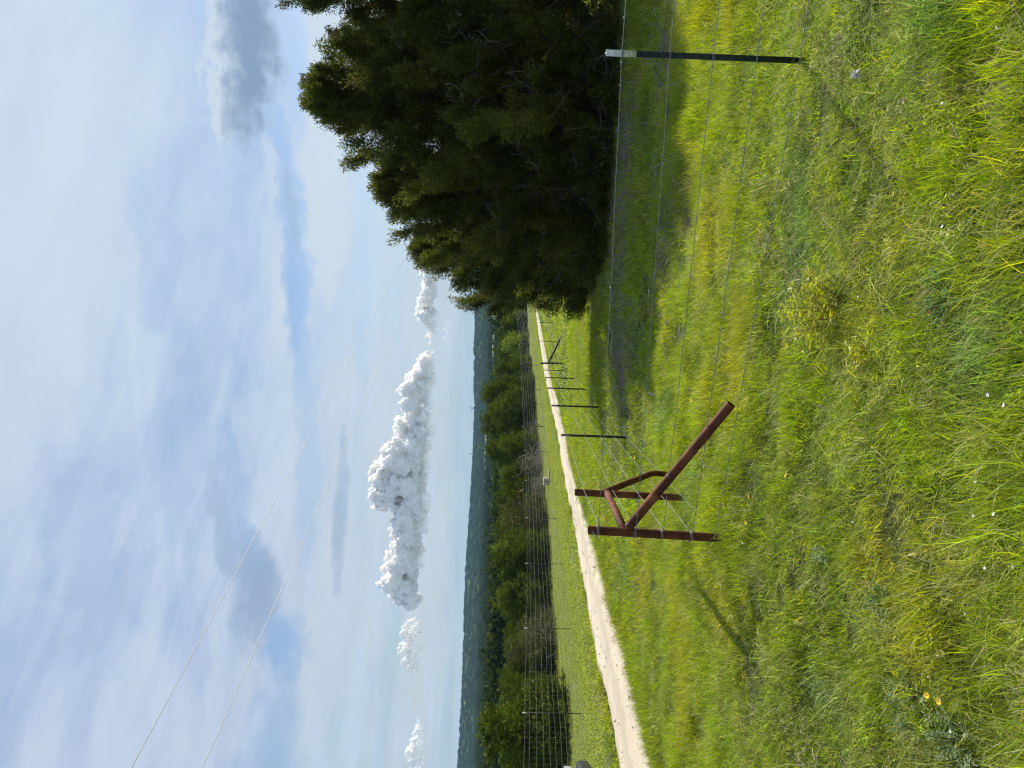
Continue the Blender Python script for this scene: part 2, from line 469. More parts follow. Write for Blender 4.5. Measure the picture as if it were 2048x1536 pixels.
# ------------------------------------------------------------------ ground sheet
def build_ground():
    xs = np.concatenate([-np.geomspace(2600, 30, 50), np.linspace(-29, -8, 60), np.linspace(-7.8, 8, 110), np.linspace(8.3, 29, 60), np.geomspace(30, 2600, 50)])
    ys = np.concatenate([-np.geomspace(45, 1, 18), np.linspace(-.5, 16, 120), np.linspace(16.3, 60, 130), np.linspace(61, 160, 80), np.geomspace(162, 3300, 70)])
    Xg, Yg = np.meshgrid(xs, ys, indexing='ij')
    Zg = land(Xg, Yg) + .018 * bump2(Xg, Yg) * np.clip(1 - np.abs(Yg) / 40, 0, 1)
    # the land sinks a little under the track so that its sheet lies clear
    inroad = np.clip(np.minimum(near_x(Yg) - Xg, Xg - far_x(Yg)) / .5 + .4, 0, 1)
    Zg = Zg - .05 * inroad * (Yg < 170)
    sl = np.clip(soilmask(Xg.ravel(), Yg.ravel()) * 1.3, 0, 1)
    b = MB().add(np.stack([Xg, Yg, Zg], -1).reshape(-1, 3), grid_faces(len(xs), len(ys)), soil=sl, verge=np.clip((far_x(Yg) - Xg).ravel(), 0, 1) * (Yg.ravel() > 5) * (Yg.ravel() < 150))
    m, k, out = mat('meadow_soil')
    bs = k.new('ShaderNodeBsdfPrincipled'); k.l.new(bs.outputs[0], out.inputs[0])
    bs.inputs['Roughness'].default_value = .95; bs.inputs['Specular IOR Level'].default_value = .1
    tc = k.new('ShaderNodeTexCoord')
    n1 = k.noise(tc.outputs['Object'], .55, 6, .6); n2 = k.noise(tc.outputs['Object'], 7, 6, .65); n3 = k.noise(tc.outputs['Object'], 40, 4, .6)
    n4 = k.noise(tc.outputs['Object'], 130, 4, .7)
    grassy = k.mix(k.smooth(n1, .35, .65), (.06, .085, .018), (.075, .09, .022))
    grassy = k.mix(k.smooth(n3, .35, .7), grassy, (.03, .036, .014))
    grassy = k.mix(k.smooth(n4, .56, .7), grassy, (.20, .19, .085))
    soil = k.mix(n3, (.11, .085, .05), (.05, .04, .024))
    va = k.new('ShaderNodeAttribute'); va.attribute_name = 'verge'
    grassy = k.mix(k.math('MULTIPLY', va.outputs['Fac'], .8), grassy, k.mix(k.smooth(n1, .35, .65), (.15, .19, .05), (.19, .215, .075)))
    soil = k.mix(k.math('MULTIPLY', va.outputs['Fac'], .6), soil, (.17, .19, .07))
    col = k.mix(k.smooth(n2, .52, .72), grassy, soil)
    sa = k.new('ShaderNodeAttribute'); sa.attribute_name = 'soil'
    bare = k.mix(k.smooth(n3, .35, .65), (.20, .155, .10), (.11, .09, .065))
    col = k.mix(k.smooth(k.math('ADD', sa.outputs['Fac'], k.math('MULTIPLY', k.math('SUBTRACT', n2, .5), .5)), .3, .6), col, bare)
    k.l.new(col, bs.inputs['Base Color'])
    bp = k.new('ShaderNodeBump'); bp.inputs['Strength'].default_value = .7; bp.inputs['Distance'].default_value = .03
    k.l.new(n3, bp.inputs['Height']); k.l.new(bp.outputs[0], bs.inputs['Normal'])
    tag(b.build('ground', m, smooth=True), kind='structure')


build_ground()


def build_road():
    Ys = np.concatenate([np.linspace(-12, 30, 260), np.linspace(30.3, 150, 220)])
    nv = 26
    jn = fields(11, 12, 1.8, .7); jf = fields(12, 12, 1.8, .7)
    a = far_x(Ys) + .16 * jf(Ys, Ys * 0); b_ = near_x(Ys) + .17 * jn(Ys, Ys * 0)
    v = np.linspace(0, 1, nv)
    X = a[:, None] * (1 - v) + b_[:, None] * v; Y = np.repeat(Ys[:, None], nv, 1)
    fine = fields(13, 12, 6, .5)
    Z = land(X, Y) + .012 + .05 * np.sin(np.pi * v)[None] - .03 * (np.exp(-((v - .27) / .09) ** 2) + np.exp(-((v - .75) / .09) ** 2))[None] + .007 * fine(X, Y)
    Z[:, 0] -= .05; Z[:, -1] -= .05
    m, k, out = mat('caliche_gravel')
    bs = k.new('ShaderNodeBsdfPrincipled'); k.l.new(bs.outputs[0], out.inputs[0]); bs.inputs['Roughness'].default_value = .95
    bs.inputs['Specular IOR Level'].default_value = .1
    tc = k.new('ShaderNodeTexCoord')
    n1 = k.noise(tc.outputs['Object'], .8, 6, .65); n2 = k.noise(tc.outputs['Object'], 22, 6, .7)
    vo = k.new('ShaderNodeTexVoronoi'); vo.inputs['Scale'].default_value = 26; k.l.new(tc.outputs['Object'], vo.inputs['Vector'])
    col = k.mix(k.smooth(n1, .35, .65), (.62, .545, .42), (.55, .475, .36))
    col = k.mix(k.smooth(n2, .56, .72), col, (.24, .195, .13))
    n5 = k.noise(tc.outputs['Object'], 75, 5, .7)
    col = k.mix(k.math('MULTIPLY', k.smooth(n5, .54, .66), .7), col, (.2, .165, .115))
    la = k.new('ShaderNodeAttribute'); la.attribute_name = 'lane'
    col = k.mix(k.math('MULTIPLY', k.smooth(k.math('ADD', la.outputs['Fac'], k.math('MULTIPLY', k.math('SUBTRACT', k.noise(tc.outputs['Object'], 2.2, 7, .7), .5), 2.4)), .3, .95), .42), col, (.37, .315, .22))
    col = k.mix(k.smooth(vo.outputs['Distance'], .0, .28, .45, 0), col, (.58, .53, .43))
    k.l.new(col, bs.inputs['Base Color'])
    bp = k.new('ShaderNodeBump'); bp.inputs['Strength'].default_value = .9; bp.inputs['Distance'].default_value = .03
    k.l.new(n2, bp.inputs['Height']); k.l.new(bp.outputs[0], bs.inputs['Normal'])
    lane = np.exp(-((v - .53) / .1) ** 2) + .8 * np.exp(-((v - .02) / .07) ** 2) + .8 * np.exp(-((v - .98) / .07) ** 2)
    b = MB().add(np.stack([X, Y, Z], -1).reshape(-1, 3), grid_faces(len(Ys), nv), lane=np.repeat(lane[None], len(Ys), 0).ravel())
    # weld flipping: faces must look up
    ob = b.build('road', m, smooth=True); tag(ob, kind='structure')
    # loose stones along it
    n = 1500
    yy = 9 + 30 * rng.random(n) ** 1.7; vv = rng.random(n); vv = np.where(rng.random(n) < .5, vv, np.where(rng.random(n) < .5, vv * .12, 1 - vv * .15))
    xx = far_x(yy) * (1 - vv) + near_x(yy) * vv
    zz = land(xx, yy) + .012 + .04 * np.sin(np.pi * vv)
    r = .009 + .022 * rng.random(n) ** 3
    o6 = np.array([[1, 0, 0], [0, 1, 0], [-1, 0, 0], [0, -1, 0], [0, 0, .7], [0, 0, -.7]])
    V = o6[None] * r[:, None, None] * rng.uniform(.6, 1.3, (n, 6, 1)) + np.stack([xx, yy, zz], -1)[:, None]
    Fc = np.array([[0, 1, 4], [1, 2, 4], [2, 3, 4], [3, 0, 4], [1, 0, 5], [2, 1, 5], [3, 2, 5], [0, 3, 5]])
    Fa = (Fc[None] + (np.arange(n) * 6)[:, None, None]).reshape(-1, 3)
    tag(MB().add(V.reshape(-1, 3), Fa).build('gravel', MT['stone']), kind='stuff')


build_road()

# ------------------------------------------------------------------ far hills and woods
def instancer(name, P, rot, scl, idx, tint, sources, kind='stuff', parent=None):
    """one stuff object: points that carry small plant meshes through geometry nodes"""
    me = bpy.data.meshes.new(name)
    me.vertices.add(len(P)); me.vertices.foreach_set('co', np.asarray(P, np.float32).ravel())
    for nm, arr, typ, key in (('rot', rot, 'FLOAT_VECTOR', 'vector'), ('scl', scl, 'FLOAT_VECTOR', 'vector'), ('tint', tint, 'FLOAT_VECTOR', 'vector')):
        a = me.attributes.new(nm, typ, 'POINT'); a.data.foreach_set(key, np.asarray(arr, np.float32).ravel())
    a = me.attributes.new('idx', 'INT', 'POINT'); a.data.foreach_set('value', np.asarray(idx, np.int32))
    ob = bpy.data.objects.new(name, me); COL.objects.link(ob); ob.parent = parent
    src = bpy.data.collections.new(name + '_kinds')
    for i, sm in enumerate(sources):
        so = bpy.data.objects.new('%s_kind_%02d' % (name, i), sm); src.objects.link(so)
    g = bpy.data.node_groups.new(name, 'GeometryNodeTree')
    g.interface.new_socket('Geometry', in_out='INPUT', socket_type='NodeSocketGeometry')
    g.interface.new_socket('Geometry', in_out='OUTPUT', socket_type='NodeSocketGeometry')
    gi = g.nodes.new('NodeGroupInput'); go = g.nodes.new('NodeGroupOutput')
    ip = g.nodes.new('GeometryNodeInstanceOnPoints'); ci = g.nodes.new('GeometryNodeCollectionInfo')
    ci.inputs['Collection'].default_value = src
    ci.inputs['Separate Children'].default_value = True; ci.inputs['Reset Children'].default_value = True
    g.links.new(gi.outputs[0], ip.inputs['Points']); g.links.new(ci.outputs[0], ip.inputs['Instance'])
    ip.inputs['Pick Instance'].default_value = True

    def na(nm, typ):
        n = g.nodes.new('GeometryNodeInputNamedAttribute'); n.data_type = typ; n.inputs['Name'].default_value = nm
        return n.outputs['Attribute']
    g.links.new(na('idx', 'INT'), ip.inputs['Instance Index'])
    e2r = g.nodes.new('FunctionNodeEulerToRotation')
    g.links.new(na('rot', 'FLOAT_VECTOR'), e2r.inputs[0]); g.links.new(e2r.outputs[0], ip.inputs['Rotation'])
    g.links.new(na('scl', 'FLOAT_VECTOR'), ip.inputs['Scale'])
    g.links.new(ip.outputs[0], go.inputs[0])
    md = ob.modifiers.new('plants', 'NODES'); md.node_group = g
    return tag(ob, kind=kind)


def leaf_cards(c, ax, l, w, r, v):
    """diamond leaves: centres c, axes ax, lengths l, widths w -> verts, faces, v"""
    n = len(c)
    ax = ax / (np.linalg.norm(ax, axis=1)[:, None] + 1e-9)
    rd = r.normal(size=(n, 3)); s = np.cross(ax, rd); s /= np.linalg.norm(s, axis=1)[:, None] + 1e-9
    A = ax * l[:, None]; S = s * w[:, None] * .5
    V = np.stack([c, c + A * .45 + S, c + A, c + A * .45 - S], 1).reshape(-1, 3)
    Fc = np.arange(n * 4).reshape(n, 4)
    return V, Fc, np.repeat(v, 4)


def blob_tree(seed):
    """small far-off tree, one metre tall: lobes of leaf cards"""
    r = np.random.default_rng(seed)
    n = 260
    u = r.normal(size=(n, 3)); u /= np.linalg.norm(u, axis=1)[:, None]; u[:, 2] = np.abs(u[:, 2]) * .9 + .05 * r.normal(size=n)
    lob = fields(seed + 500, 8, 2.2, .4)(u[:, 0] + u[:, 2], u[:, 1] - u[:, 2])
    rad = .42 * (1 + .18 * lob) * r.uniform(.7, 1.05, n)
    c = u * rad[:, None] * np.array([1, 1, 1.5]) + np.array([0, 0, .2])
    V, Fc, v = leaf_cards(c, u + r.normal(0, .6, (n, 3)) + [0, 0, .3], r.uniform(.12, .26, n), r.uniform(.08, .18, n), r, np.clip(r.random(n) * .6 + .25 * (lob + 1) * .5, 0, 1))
    return MB().add(V, Fc, v=v).mesh('wood_tree', MT['wood'])


# woodland leaves: instance tint times leaf value
MT['wood'] = leaf_mat('woodland_foliage', None, (.06, .09, .02), .2, (.07, .085, .022), .0, instancer=True)


def hill_h(X, Y):
    """height of the far ridges above the plain"""
    n1 = fields(21, 10, .0042, .5); n2 = fields(22, 10, .02, .5)
    az = X / np.maximum(Y, 1)
    crest = np.interp(az, [-.9, -.55, -.45, -.35, -.24, -.16, -.09, -.03, .03, .11, .3, .9],
                      [48, 41, 37, 36, 33, 27, 20, 20, 26, 29, 28, 30]) + 11.5
    s = np.clip((Y - 1500) / 1000, 0, 1)
    e = np.clip((3150 - Y) / 400, 0, 1)
    return crest * (s * s * (3 - 2 * s)) * (.6 + .4 * e) + (n1(X, Y) * 2.0 + n2(X, Y) * .8) * s


def build_hills():
    xs = np.linspace(-2500, 2300, 420); ys = np.concatenate([np.linspace(1450, 2700, 70), np.linspace(2750, 3250, 10)])
    Xg, Yg = np.meshgrid(xs, ys, indexing='ij')
    Z = -11.9 + hill_h(Xg, Yg) + 1.2 * rng.normal(size=Xg.shape) * np.clip((Yg - 1500) / 200, 0, 1)
    m, k, out = mat('wooded_hillside')
    bs = k.new('ShaderNodeBsdfDiffuse'); k.l.new(bs.outputs[0], out.inputs[0])
    tc = k.new('ShaderNodeTexCoord')
    n = k.noise(tc.outputs['Object'], .05, 6, .7); n2 = k.noise(tc.outputs['Object'], .006, 4, .6)
    col = k.mix(k.smooth(n, .35, .68), (.02, .036, .012), (.06, .085, .025))
    col = k.mix(k.smooth(n2, .66, .7), col, (.2, .2, .1))
    k.l.new(col, bs.inputs[0])
    tag(MB().add(np.stack([Xg, Yg, Z], -1).reshape(-1, 3), grid_faces(len(xs), len(ys))).build('hills', m), kind='structure')
    r = np.random.default_rng(31)
    # woods on the plain and up the slope
    Pl, S, T = [], [], []
    n = 9000
    Yy = np.exp(r.uniform(np.log(140), np.log(1500), n)); az = r.uniform(-.85, .75, n); Xx = az * Yy
    keep = fields(33, 10, .011, .5)(Xx, Yy) > -1.35
    Xx, Yy = Xx[keep], Yy[keep]
    z = land(Xx, Yy) - .3
    sc = r.uniform(3.6, 6.4, len(Xx)) * (1 + Yy / 2500)
    Pl.append(np.stack([Xx, Yy, z], -1)); S.append(np.stack([sc * 1.25, sc * 1.25, sc], -1))
    n = 7000
    Yy = r.uniform(1500, 2650, n); Xx = r.uniform(-.9, .8, n) * Yy
    z = -12.2 + hill_h(Xx, Yy)
    sc = r.uniform(6, 10, n)
    Pl.append(np.stack([Xx, Yy, z], -1)); S.append(np.stack([sc * 1.5, sc * 1.5, sc * .8], -1))
    P = np.concatenate(Pl); S = np.concatenate(S); n = len(P)
    t = r.random(n)[:, None] ** 1.5
    T = np.array([.022, .04, .014]) * (1 - t) + np.array([.06, .08, .024]) * t
    rot = np.stack([0 * t[:, 0], 0 * t[:, 0], r.uniform(0, 6.28, n)], -1)
    instancer('woodland', P, rot, S, r.integers(0, 5, n), T, [blob_tree(40 + i) for i in range(5)])


build_hills()

# pale strips of open field among the far woods
def field_patch(x, y, Y, w, d, seed):
    p = at(x, y, Y)
    th = np.linspace(0, 2 * np.pi, 28, endpoint=False)
    f = fields(seed, 6, 1.5, .4)
    rr = 1 + .25 * f(np.cos(th) * 2, np.sin(th) * 2)
    V = np.stack([p[0] + np.cos(th) * w * rr, Y + np.sin(th) * d * rr, 0 * th], -1)
    zz = (land(V[:, 0], V[:, 1]) if Y < 1450 else -11.9 + hill_h(V[:, 0], V[:, 1])) + 5.5
    V[:, 2] = zz
    low = V.copy(); low[:, 2] -= 9
    n = len(th); i = np.arange(n)
    b = MB().add(np.concatenate([V, low]), i[None], np.stack([i, (i + 1) % n, (i + 1) % n + n, i + n], -1)[:, ::-1])
    tag(b.build('field', MT['field']), kind='structure')


MT['field'] = simple('dry_pasture', (.2, .22, .1), (.15, .18, .07), .05, .95)
for args in ((984, 640, 640, 30, 60, 51), (987, 660, 600, 22, 40, 52), (966, 905, 1350, 45, 90, 53), (968, 880, 1300, 30, 60, 54)):
    field_patch(*args)

# ------------------------------------------------------------------ junipers
def crown(r, H, Rr, n_lobe, n_plume, n_leaf, leaf_l, leaf_w, plume_l, low=.05, peak=.36, lean=(0, 0)):
    """plumes of small sprays round many lobes; returns verts, faces, v and the lobe centres"""
    lobes = []
    for i in range(n_lobe):
        t = low + (1 - low) * (i + .5) / n_lobe
        prof = (min(1, (t + .22) / (peak + .22)) ** .7) * (max(0, 1 - max(0, t - peak) / (1.0 - peak)) ** .75)
        a = i * 2.4 + r.uniform(-.5, .5)
        rad = Rr * prof * r.uniform(.45, .8)
        size = Rr * (.30 + .22 * r.random()) * (1.0 - .45 * t)
        zc = H * (.04 + .9 * t)
        lobes.append((np.array([math.cos(a) * rad + lean[0] * t, math.sin(a) * rad + lean[1] * t, zc]), size, size * r.uniform(1.0, 1.7)))
    lobes.append((np.array([lean[0], lean[1], H * .86]), Rr * .2, H * .14))
    wts = np.array([l[1] * l[2] for l in lobes]); wts /= wts.sum()
    li = r.choice(len(lobes), n_plume, p=wts)
    cen = np.array([l[0] for l in lobes])[li]; s1 = np.array([l[1] for l in lobes])[li]; s2 = np.array([l[2] for l in lobes])[li]
    lv = r.random(len(lobes))[li]
    u = r.normal(size=(n_plume, 3)); u /= np.linalg.norm(u, axis=1)[:, None]
    shell = r.uniform(.45, 1.0, n_plume) ** .6
    base = cen + u * np.stack([s1, s1, s2], -1) * shell[:, None]
    base[:, 2] = np.maximum(base[:, 2], .12 + .25 * r.random(n_plume))
    out = base - np.array([0, 0, 1]) * base[:, 2:3] * .8; out[:, 2] = 0
    out /= np.linalg.norm(out, axis=1)[:, None] + 1e-6
    axd = u * .7 + out * .45 + np.array([0, 0, .75]) + r.normal(0, .25, (n_plume, 3)); axd /= np.linalg.norm(axd, axis=1)[:, None]
    pl = plume_l * r.uniform(.6, 1.35, n_plume)
    pi = np.repeat(np.arange(n_plume), n_leaf); n = len(pi)
    t = r.random(n)
    off = r.normal(size=(n, 3)) * (plume_l * .24 * (1.05 - t) ** .8)[:, None]
    c = base[pi] + axd[pi] * (pl[pi] * t)[:, None] + off
    ax = axd[pi] * .9 + off / (plume_l * .35) + r.normal(0, .35, (n, 3))
    v = np.clip(.62 * lv[pi] + .2 * r.random(n_plume)[pi] + .3 * r.random(n) - .1, 0, .92)
    v = np.where(r.random(n) < .05, 1.0, v)
    V, Fc, vv = leaf_cards(c, ax, leaf_l * r.uniform(.6, 1.4, n), leaf_w * r.uniform(.6, 1.4, n), r, v)
    return V, Fc, vv, lobes


def limb(r, a, b, n=7, wig=.12):
    a = np.asarray(a, float); b = np.asarray(b, float)
    t = np.linspace(0, 1, n)[:, None]
    P = a * (1 - t) + b * t
    L = np.linalg.norm(b - a)
    w = np.cumsum(r.normal(0, wig * L / n, (n, 3)), 0) * np.sin(np.pi * t) ** .5
    P = P + w
    P[:, 2] += .12 * L * np.sin(np.pi * t[:, 0]) * (1 if b[2] > a[2] else -1)
    return P


def plume_mesh(seed, n=150):
    """one juniper spray half a metre long: a stalk with side shoots, thick with scale leaves"""
    r = np.random.default_rng(seed)
    c, ax = [], []
    shoots = [(np.zeros(3), np.array([0, 0, 1.0]), .5)]
    for i in range(11):
        t = .06 + .36 * i / 11; a = i * 2.4 + r.uniform(-.4, .4)
        shoots.append((np.array([0, 0, t]), np.array([math.cos(a) * .75, math.sin(a) * .75, .8]), (.27 - .38 * t) * r.uniform(.8, 1.3)))
    w = np.array([q[2] for q in shoots]); w /= w.sum()
    for i in r.choice(len(shoots), n, p=w):
        p, d, L = shoots[i]; d = d / np.linalg.norm(d)
        t = r.random() ** .8; o = r.normal(size=3) * .014
        c.append(p + d * L * t + o); ax.append(d + o * 28 + r.normal(0, .25, 3))
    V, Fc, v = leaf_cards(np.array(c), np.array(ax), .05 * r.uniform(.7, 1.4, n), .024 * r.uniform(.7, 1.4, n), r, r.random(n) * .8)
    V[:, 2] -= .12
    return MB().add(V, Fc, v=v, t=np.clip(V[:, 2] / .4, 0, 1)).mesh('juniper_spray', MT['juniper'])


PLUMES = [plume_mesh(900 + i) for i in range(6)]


def big_juniper(name, base, H, Rr, seed, label, n_plume, stems=3, twigs=150, lean=(0, 0), low=.05, peak=.36):
    r = np.random.default_rng(seed)
    o = thing(name, label, 'tree', base)
    b0 = np.asarray(base, float)
    lobes = [(c, q1 * .78, q2 * .85) for c, q1, q2 in crown(r, H, Rr, int(24 + Rr * 5), 10, 2, .1, .1, .4, low=low, lean=lean, peak=peak)[3]]
    # boughs run out and up from the stems to a ragged envelope; sprays clothe their outer part
    nb = int(36 * Rr + 50)
    Pq, Dq, Lq = [], [], []
    per = n_plume / nb
    for i in range(nb):
        t = (low + (1 - low) * ((i + r.random()) / nb) ** .9)
        prof = (min(1, (t + .25) / (peak + .25)) ** .6) * (max(.02, 1 - max(0, t - peak) / (1.02 - peak)) ** .8)
        a = i * 2.399 + r.normal(0, .35)
        rad = Rr * prof * np.clip(r.normal(.84, .3), .3, 1.35)
        z1 = H * t
        el_ = r.uniform(.25, .8) + .5 * t
        z0_ = max(.1, z1 - rad * math.tan(min(el_, 1.15)) * .8)
        s0_ = np.array([lean[0] * t * .7, lean[1] * t * .7, z0_]) + np.array([math.cos(a), math.sin(a), 0]) * rad * .12
        e0_ = np.array([math.cos(a) * rad + lean[0] * t, math.sin(a) * rad + lean[1] * t, z1])
        L = np.linalg.norm(e0_ - s0_); dv = (e0_ - s0_) / L
        n = max(6, int(per * (.35 + 1.1 * L / Rr)))
        q = r.random(n) ** .6 * 1.28
        wdt = (.045 + .30 * np.clip(1.08 - q, 0, 1)) * min(1.0, .35 + L * .35)
        off = r.normal(size=(n, 3)) * wdt[:, None]
        Pq.append(s0_ + dv * (L * q)[:, None] + off)
        d_ = dv * .7 + np.array([0, 0, .55]) + off / (wdt[:, None] + .05) * .32 + r.normal(0, .15, (n, 3))
        Dq.append(d_); Lq.append(np.full(n, r.random()) * .8 + r.random(n) * .3 - .05)
    # the skirt brushing the ground
    if low < .1:
        n = int(n_plume * .16); a = r.uniform(0, 6.283, n); q = Rr * (.35 + .6 * r.random(n) ** .7)
        Pq.append(np.stack([np.cos(a) * q, np.sin(a) * q, H * .14 * r.random(n) ** 1.3], -1)); Dq.append(np.stack([np.cos(a) * .8, np.sin(a) * .8, .25 + .5 * r.random(n)], -1) + r.normal(0, .2, (n, 3))); Lq.append(r.random(n) * .5)
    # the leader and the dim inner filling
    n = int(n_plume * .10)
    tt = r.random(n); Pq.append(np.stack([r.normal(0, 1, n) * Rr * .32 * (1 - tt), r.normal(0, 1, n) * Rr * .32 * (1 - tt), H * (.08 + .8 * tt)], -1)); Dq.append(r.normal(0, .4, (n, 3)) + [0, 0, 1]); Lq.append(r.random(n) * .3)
    n = 60
    tt = r.random(n); Pq.append(np.stack([r.normal(0, .09, n) * (1.2 - tt) + lean[0], r.normal(0, .09, n) * (1.2 - tt) + lean[1], H * (.8 + .2 * tt)], -1)); Dq.append(r.normal(0, .35, (n, 3)) + [0, 0, 1]); Lq.append(r.random(n) * .6)
    P = np.concatenate(Pq); d = np.concatenate(Dq); lv = np.clip(np.concatenate(Lq), 0, 1)
    n_plume = len(P)
    P[:, 2] = np.maximum(P[:, 2], .06 + .25 * r.random(n_plume))
    d /= np.linalg.norm(d, axis=1)[:, None]
    rot = np.stack([0 * d[:, 0], np.arccos(np.clip(d[:, 2], -1, 1)), np.arctan2(d[:, 1], d[:, 0])], -1)
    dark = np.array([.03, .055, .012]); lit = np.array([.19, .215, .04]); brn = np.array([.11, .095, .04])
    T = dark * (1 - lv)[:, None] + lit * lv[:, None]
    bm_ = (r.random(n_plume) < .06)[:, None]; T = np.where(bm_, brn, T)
    sc = r.uniform(.6, 1.15, n_plume)
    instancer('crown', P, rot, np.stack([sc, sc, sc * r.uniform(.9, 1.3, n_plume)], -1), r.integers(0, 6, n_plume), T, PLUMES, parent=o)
    tr = MB(); hub = []
    for s in range(stems):
        a = s * 2.1 + r.uniform(-.4, .4)
        foot = np.array([math.cos(a) * .16, math.sin(a) * .16, -.25])
        top = np.array([math.cos(a) * Rr * .28 + lean[0] * .6, math.sin(a) * Rr * .28 + lean[1] * .6, H * r.uniform(.62, .8)])
        P = limb(r, foot, top, 12, .10)
        hub.append(P)
        MB().tube(P + b0, np.linspace(.13 * H / 7, .025, 12), 8).build('trunk', MT['bark'], o, smooth=True)
    br = MB()
    for c, s1, s2 in lobes:
        P0 = hub[r.integers(len(hub))]
        zt = np.clip(c[2] * .55, .15, H * .7)
        st = P0[np.argmin(np.abs(P0[:, 2] - zt))]
        P = limb(r, st, c + r.normal(0, .1, 3), 8, .16)
        br.tube(P + b0, np.linspace(.045, .012, 8), 5)
        for _ in range(3):
            e = c + r.normal(0, 1, 3) * np.array([s1, s1, s2]) * .8
            q = limb(r, P[4], e, 6, .2)
            br.tube(q + b0, np.linspace(.016, .004, 6), 4)
    tag(br.build('branches', MT['bark'], o, smooth=True), kind='stuff')
    tw = MB()
    for _ in range(twigs):                       # the bare grey lower boughs on the shaded side
        a = r.uniform(math.pi * .95, math.pi * 2.1)
        hh = H * r.uniform(.05, .55)
        rad = Rr * r.uniform(.55, 1.02) * (1 - .25 * hh / H)
        st = np.array([math.cos(a) * rad, math.sin(a) * rad, hh])
        L = r.uniform(.35, 1.1)
        d = np.array([math.cos(a) * .5, math.sin(a) * .5, r.uniform(-.55, .45)]) + r.normal(0, .45, 3); d /= np.linalg.norm(d)
        P = limb(r, st - d * L * .5, st + d * L * .5, 7, .3)
        tw.tube(P + b0, np.linspace(.009, .0025, 7), 3, cap=False)
        for q in range(4):
            i = r.integers(2, 6); d2 = d * .6 + r.normal(0, .6, 3); d2 /= np.linalg.norm(d2)
            Q = limb(r, P[i], P[i] + d2 * L * r.uniform(.25, .5), 5, .3)
            tw.tube(Q + b0, np.linspace(.005, .0018, 5), 3, cap=False)
    if twigs: tag(tw.build('bare_twigs', MT['twig'], o), kind='stuff')
    return o


def spot(y, Y):
    u = (768 - y) / FPX
    X = u * Y
    return np.array([X, Y, float(land(X, Y))])


def top_h(y, x_top, Y):
    p = at(x_top, y, Y); g = spot(y, Y)
    return p[2] - g[2]


for nm, yc, Y, xt, Rr, seed, npl, lab, kw in (
    ('juniper_tree', -85, 16.8, 505, 3.1, 101, 4300, 'tallest dark juniper, rising behind the green steel post to the edge of the picture', dict(stems=4, twigs=130, low=.2)),
    ('juniper_tree', 205, 16.8, 632, 2.4, 102, 3500, 'dark juniper with a pointed top, second tallest of the clump by the wire fence', dict(stems=3, twigs=100)),
    ('juniper_tree', 385, 18.2, 772, 2.15, 103, 2700, 'mid-height dark juniper between the two pointed ones of the shaded clump', dict(stems=3, twigs=80)),
    ('juniper_tree', 500, 21.5, 842, 1.75, 104, 1900, 'smallest dark juniper of the clump, its skirt ending over the sunlit grass', dict(stems=2, twigs=30)),
):
    H = top_h(yc, xt, Y)
    big_juniper(nm, spot(yc, Y), H, Rr, seed, lab, npl, **kw)

# ------------------------------------------------------------------ the tree line beyond the game fence
def tree_kind(seed, Rr, npl, nl, m, bare=False, peak=.36, low=.02, leaf=(.17, .08)):
    r = np.random.default_rng(seed)
    V, Fc, v, lobes = crown(r, 5.0, Rr, 15, npl, nl, leaf[0], leaf[1], .5, low=low, peak=peak)
    cm = MB().add(V, Fc, v=v).mesh('crown', m)
    tr = MB()
    for s in range(3):
        a = s * 2.1 + r.uniform(-.4, .4)
        P = limb(r, (math.cos(a) * .12, math.sin(a) * .12, -.3), (math.cos(a) * Rr * .3, math.sin(a) * Rr * .3, 3.6), 8, .12)
        tr.tube(P, np.linspace(.11, .02, 8), 6)
    for c, s1, s2 in lobes:
        P = limb(r, (c[0] * .15, c[1] * .15, c[2] * .5), c, 6, .15); tr.tube(P, np.linspace(.045, .012, 6), 4)
    tm = tr.mesh('trunk', MT['bark'], True)
    wm = None
    if bare:
        tw = MB()
        for _ in range(bare):
            a = r.uniform(math.pi * .9, math.pi * 2.1); hh = r.uniform(.3, 3.4); rad = Rr * r.uniform(.5, 1.0)
            st = np.array([math.cos(a) * rad, math.sin(a) * rad, hh]); d = np.array([math.cos(a) * .4, math.sin(a) * .4, .5]) + r.normal(0, .5, 3); d /= np.linalg.norm(d)
            P = limb(r, st, st + d * r.uniform(.4, 1.1), 5, .25); tw.tube(P, np.linspace(.02, .006, 5), 3, cap=False)
        wm = tw.mesh('bare_twigs', MT['twig_far'])
    return cm, tm, wm


KIND = {
    'j0': tree_kind(201, 2.3, 900, 18, MT['juniper_far'], 0), 'j1': tree_kind(202, 2.0, 800, 18, MT['juniper_far'], 0, .3),
    'j2': tree_kind(203, 1.7, 700, 18, MT['juniper_far'], 0, .28, .02), 'j3': tree_kind(204, 2.5, 900, 18, MT['juniper_far'], 12, .42),
    'o0': tree_kind(205, 2.3, 420, 13, MT['olive_far'], 150, .42), 'o1': tree_kind(206, 2.2, 470, 13, MT['olive_far'], 50, .38),
    'b0': tree_kind(207, 2.0, 260, 12, MT['bright_leaf'], 0, .5, .12, (.22, .13)),
}


def place_tree(kind, y, Y, x_top, w_px, label, group=None, rz=None, name='juniper_tree'):
    cm, tm, wm = KIND[kind]
    g = spot(y, Y); H = max(1.2, at(x_top, y, Y)[2] - g[2])
    o = thing(name, label, 'tree', g, group)
    for nm, me in (('crown', cm), ('trunk', tm), ('bare_twigs', wm)):
        if me is None: continue
        c = bpy.data.objects.new(nm, me); COL.objects.link(c); c.parent = o; tag(c, kind='stuff')
    wid = w_px / FPX * Y / 2 / (2.25 if kind != 'j2' else 1.8)
    o.scale = (wid, wid, H / 5.0 * .95); o.rotation_euler = (0, 0, rng.uniform(-.5, .5) if rz is None else rz)
    return o


